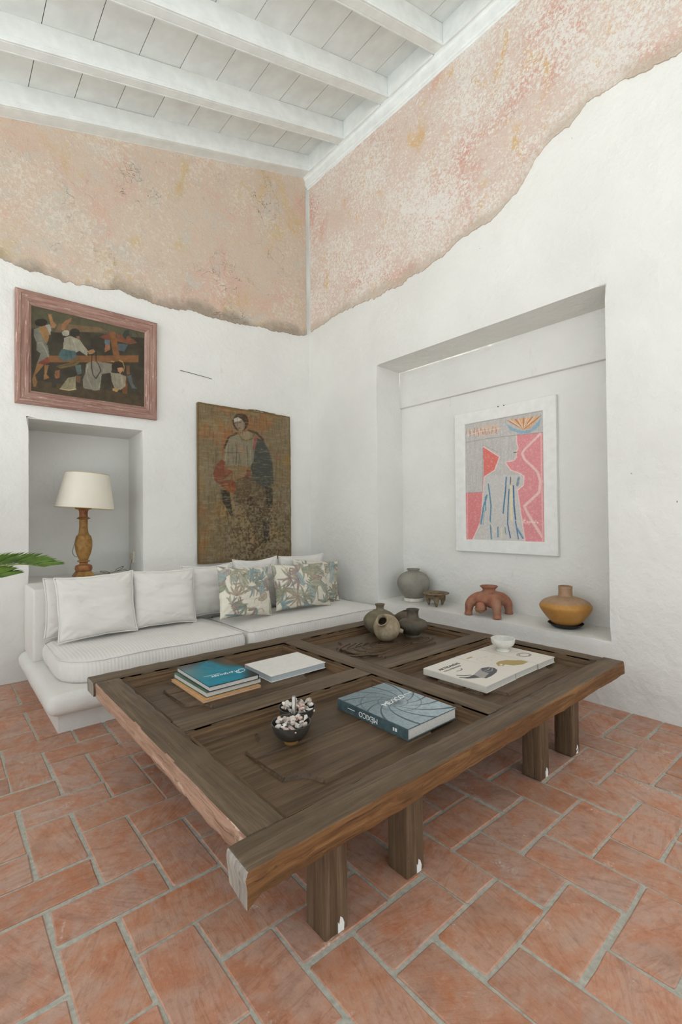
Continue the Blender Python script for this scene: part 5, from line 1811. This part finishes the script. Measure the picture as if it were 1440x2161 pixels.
def shell_fan(R=0.014):
    bm = B()
    n = 22
    ring = []
    c = bm.verts.new((0, 0, 0.003))
    mids, outs = [], []
    for i in range(n+1):
        a = math.radians(-65+130*i/n)
        rid = 0.0012*(1 if i % 2 else -1)
        mids.append(bm.verts.new((R*0.55*math.sin(a), R*0.55*math.cos(a), 0.006+rid*0.6)))
        outs.append(bm.verts.new((R*math.sin(a)*(1.0+0.05*(i % 2)), R*math.cos(a)*(1.0+0.05*(i % 2)), 0.001+rid)))
    for i in range(n):
        bm.faces.new((c, mids[i+1], mids[i]))
        bm.faces.new((mids[i], mids[i+1], outs[i+1], outs[i]))
    r_ = bmesh.ops.solidify(bm, geom=bm.faces[:], thickness=0.0014)
    return bm
def shell_snail(R=0.010):
    bm = B()
    pts, rad = [], []
    for k in range(34):
        t = k/33
        a = t*2*math.pi*2.3
        rr_ = R*(0.12+0.88*t)*0.75
        pts.append((rr_*math.cos(a), rr_*math.sin(a), -0.007*t+0.006))
        rad.append(R*(0.10+0.52*t))
    tube(bm, pts, rad, 9)
    return bm
SHM = []
for f_ in (shell_cone, shell_fan, shell_snail):
    me = bpy.data.meshes.new('sea_shell')
    q = f_()
    q.normal_update()
    q.to_mesh(me)
    q.free()
    for pl in me.polygons:
        pl.use_smooth = (f_ is not shell_fan)
    SHM.append(me)
SHV = {}
kinds = (('spiral cone', 'conical'), ('fan', 'ribbed fan'), ('snail', 'coiled snail'))
rs = random.Random(21)
colw = ('white', 'pinkish', 'striped grey')
for bi, (bx, by) in enumerate(BC):
    for k in range(34):
        ring_i = k % 3
        a = k*2.39996+bi
        rr_ = 0.053*math.sqrt((k+0.5)/34)
        zz = 0.062+0.020*(1-(rr_/0.06)**2)+rs.uniform(-0.003, 0.004)
        ki, mi_ = rs.choice((0, 0, 1, 2, 2)), rs.choice((0, 0, 0, 1, 2))
        key = (ki, mi_)
        if key not in SHV:
            me = SHM[ki].copy()
            me.materials.clear()
            me.materials.append(M_SH[mi_])
            SHV[key] = me
        o = bpy.data.objects.new('sea_shell', SHV[key])
        C.objects.link(o)
        o.location = (1.025+bx+rr_*math.cos(a), 1.478+by+rr_*math.sin(a), ZB+zz)
        o.rotation_euler = (rs.uniform(0.8, 2.3) if ki == 0 else rs.uniform(-.6, .6), rs.uniform(-.5, .5), rs.uniform(0, 6.28))
        sc = rs.uniform(0.8, 1.12)
        o.scale = (sc, sc, sc)
        tag(o, 'small %s %s sea shell in the %s of the twin bowls' % (colw[mi_], kinds[ki][1], ('nearer', 'farther')[bi]), 'sea shell', 'sea shells in the twin bowls')

# ================================================================== lamp in the back recess
lx, ly, lz = 0.893, 4.215, 0.697
lamp = thing('table_lamp', 'turned gilded wooden table lamp with cream shade in the back wall recess', 'lamp', (lx, ly, lz))
M_GILT = m_clay('gilded_wood', (112, 78, 38), (152, 112, 58), (174, 136, 78), 22, 0.5)
M_GILT2 = m_clay('gilded_red_wood', (118, 62, 40), (152, 96, 58), (168, 124, 78), 22, 0.5)
k_ = 0.000578
def lp_(L_): return [(w_/2*k_, (1590-y_)*k_) for w_, y_ in L_]
b = B()
hw0, hw1 = 310/2*k_*0.78, 210/2*k_*0.78
z0, z1 = 0.0, (1590-1512)*k_
vv = [b.verts.new((sx*h_, sy*h_, z_)) for z_, h_ in ((0, hw0), (0.008, hw0), (z1, hw1)) for sx, sy in ((-1, -1), (1, -1), (1, 1), (-1, 1))]
for r_ in (0, 4):
    for i in range(4):
        j = (i+1) % 4
        b.faces.new((vv[r_+i], vv[r_+j], vv[r_+4+j], vv[r_+4+i]))
b.faces.new(vv[8:12])
b.faces.new(vv[0:4][::-1])
obj('base', b, M_GILT, lamp)
def ring_part(nm, L_, m, parent=lamp):
    b = B()
    P = lp_(L_)
    lathe(b, [(0, P[0][1])]+smooth_prof(P, 3)+[(0, P[-1][1])], 32)
    bmesh.ops.recalc_face_normals(b, faces=b.faces)
    return obj(nm, b, m, parent, smooth=40)
ring_part('torus_foot', [(190, 1512), (212, 1495), (216, 1465), (205, 1440), (170, 1428), (120, 1420), (100, 1405), (104, 1388)], M_GILT2)
ring_part('lower_ring', [(104, 1390), (150, 1382), (158, 1374), (150, 1366), (104, 1360)], M_GILT)
ring_part('baluster', [(104, 1362), (140, 1320), (190, 1250), (215, 1170), (216, 1110), (200, 1060), (182, 1030), (176, 1022), (150, 1012), (122, 980), (108, 920), (106, 860), (106, 800)], M_GILT)
ring_part('upper_ring', [(106, 802), (130, 792), (176, 782), (130, 770), (108, 762)], M_GILT)
ring_part('neck', [(108, 764), (104, 720), (112, 680), (140, 660)], M_GILT2)
ring_part('capital', [(150, 660), (196, 655), (214, 640), (216, 612), (206, 596), (180, 590)], M_GILT)
b = B()
zs0 = (1590-640)*k_
lathe(b, [(0.006, zs0), (0.006, zs0+0.2), (0, zs0+0.2)], 12)
obj('stem', b, M_STEEL, lamp)
M_SHADE = m_fabric('cream_shade', (232, 224, 208), 600)
M_SHADE.node_tree.nodes['Principled BSDF'].inputs['Subsurface Weight'].default_value = 0.0
b = B()
zt0, zt1 = 0.545, 0.825
lathe(b, [(0.212, 0.0), (0.2125, 0.004), (0.158, 0.280), (0.156, 0.281), (0.1545, 0.279), (0.2095, 0.004), (0.209, 0.0), (0.212, 0.0)], 56)
bmesh.ops.recalc_face_normals(b, faces=b.faces)
sh = obj('shade', b, M_SHADE, lamp, smooth=50, loc=(0.012, 0, zt0), rot=(R_(1.0), R_(3.6), 0))
M_STRIM = m_plain('shade_trim', (196, 172, 122), 0.6)
for rr_, zz in ((0.213, 0.002), (0.158, 0.280)):
    b = B()
    tube(b, [(rr_*math.cos(a), rr_*math.sin(a), zz) for a in np.linspace(0, 2*math.pi, 49)[:-1]], 0.0022, 6, closed=True)
    obj('trim_band', b, M_STRIM, sh, smooth='all')
b = B()
for a in (0, 2.094, 4.189):
    tube(b, [(0, 0, 0.27), (0.156*math.cos(a), 0.156*math.sin(a), 0.272)], 0.0015, 5)
obj('spider', b, M_STEEL, sh)
M_CORD = m_plain('brown_cord', (112, 98, 82), 0.6)
b = B()
tube(b, crv([(-0.052, -0.03, 0.32), (-0.072, -0.03, 0.26), (-0.084, -0.028, 0.205), (-0.070, -0.02, 0.170), (-0.045, -0.01, 0.160)], 6), 0.0022, 6)
tube(b, crv([(0.07, 0.05, 0.004), (0.15, 0.06, 0.004), (0.20, 0.02, 0.006), (0.16, -0.02, 0.030), (0.125, 0.0, 0.032), (0.14, 0.05, 0.02), (0.22, 0.09, 0.004), (0.29, 0.05, 0.03), (0.33, 0.10, 0.050), (0.30, 0.16, 0.030), (0.27, 0.12, 0.010), (0.33, 0.08, 0.022), (0.375, 0.12, 0.006), (0.405, 0.17, 0.02), (0.42, 0.19, 0.07), (0.428, 0.195, 0.10), (0.436, 0.195, 0.118)], 7), 0.0022, 6)
obj('cord', b, M_CORD, lamp, smooth='all')
# wall socket on the side of the recess
ws = thing('wall_socket', 'small ivory wall socket with plug on the recess side', 'socket', (1.331, 4.41, 0.815))
b = B()
box(b, -0.010, 0.004, -0.036, 0.036, -0.052, 0.052, 0.003, 2)
obj('plate', b, m_plain('ivory_plastic', (222, 214, 196), 0.4), ws)
b = B()
box(b, -0.026, -0.009, -0.013, 0.013, -0.018, 0.018, 0.004, 2)
obj('plug', b, m_plain('plug_plastic', (196, 184, 160), 0.4), ws)
for y_ in (-0.022, 0.022):
    b = B()
    box(b, -0.0108, -0.0095, y_-0.003, y_+0.003, 0.024, 0.034)
    obj('slot', b, M_BLACK, ws)

# ================================================================== cycad reaching in from the open side
cy_ = thing('potted_cycad', 'potted cycad whose stiff green fronds reach in from the open side', 'plant', (-0.47, 3.0, 0))
M_POT = m_clay('terracotta_pot', (140, 84, 58), (168, 104, 74), (184, 124, 92), 8)
b = B()
lathe(b, smooth_prof([(0.13, 0.0), (0.16, 0.06), (0.195, 0.20), (0.205, 0.28), (0.222, 0.285), (0.222, 0.315), (0.200, 0.315), (0.195, 0.27)], 2)+[(0.0, 0.265)], 36)
bmesh.ops.recalc_face_normals(b, faces=b.faces)
obj('pot', b, M_POT, cy_, smooth=40)
b = B()
lathe(b, [(0.09, 0.26), (0.105, 0.32), (0.10, 0.38), (0.085, 0.43), (0.05, 0.46), (0, 0.465)], 20, wob=0.15)
obj('trunk', b, m_clay('scaly_trunk', (70, 56, 40), (96, 78, 56), (118, 98, 70), 30, 0.9), cy_)
t = NT('cycad_leaf')
v = t.coord('Object')
M_LEAF = t.out(t.ramp(t.noise(v, 12, 3), [(0.3, L4((58, 92, 24))), (0.7, L4((104, 138, 46)))]), 0.35)
M_RACH = m_plain('cycad_rachis', (150, 166, 92), 0.5)
def frond(P, nl, ll, seed):
    Cv = crv(P, 14)
    b = B()
    tube(b, Cv, [0.006-0.0045*k/(len(Cv)-1) for k in range(len(Cv))], 6, mi=1)
    r = random.Random(seed)
    N = len(Cv)
    for q in range(nl):
        f = 0.16+0.84*q/(nl-1)
        x = f*(N-1)
        i = min(int(x), N-2)
        c = Cv[i].lerp(Cv[i+1], x-i)
        tg = (Cv[i+1]-Cv[i]).normalized()
        sd = tg.cross(Vector((0, 0, 1)))
        sd = sd.normalized() if sd.length > 1e-4 else Vector((0, 1, 0))
        upv = sd.cross(tg).normalized()
        le = ll*(math.sin(math.pi*min(1.0, 0.18+0.80*(1-f)**0.75))**0.7*0.85+0.15)
        for sg in (-1, 1):
            dr = (tg*(0.85+0.5*f)+sd*sg*0.62+upv*(0.62+r.uniform(-.12, .12))).normalized()
            wv = dr.cross(upv).normalized()*0.0026
            e = c+dr*le
            m1 = c+dr*le*0.5+upv*0.006
            dz = Vector((0, 0, -0.010))
            vv = [b.verts.new(c-wv*0.6), b.verts.new(c+wv*0.6), b.verts.new(m1+wv), b.verts.new(e+dz), b.verts.new(m1-wv)]
            b.faces.new(vv)
    return b
base_ = Vector((-0.47, 3.0, 0))
fr = [[(0, 0, 0.44), (0.26, 0.0, 0.70), (0.56, 0, 0.885), (0.78, 0, 0.918), (0.915, 0, 0.897)],
      [(0, 0, 0.44), (0.24, 0.03, 0.66), (0.48, 0.05, 0.80), (0.64, 0.06, 0.852), (0.735, 0.06, 0.850)]]
for k in range(13):
    a = math.radians(62+k*236/12)
    L_ = 0.72+0.12*((k*7) % 5)/5
    zt = (1.0, 0.86, 1.12)[k % 3]
    if abs(a) < 1.3 or k in (0, 12):
        L_ *= 0.8
    fr.append([(0, 0, 0.44), (0.3*L_*math.cos(a), 0.3*L_*math.sin(a), 0.44+0.5*(zt-0.44)), (0.65*L_*math.cos(a), 0.65*L_*math.sin(a), 0.44+0.92*(zt-0.44)), (L_*math.cos(a), L_*math.sin(a), zt-0.06)])
for k, P in enumerate(fr):
    obj('frond', frond(P, 74, 0.15, k), [M_LEAF, M_RACH], cy_)
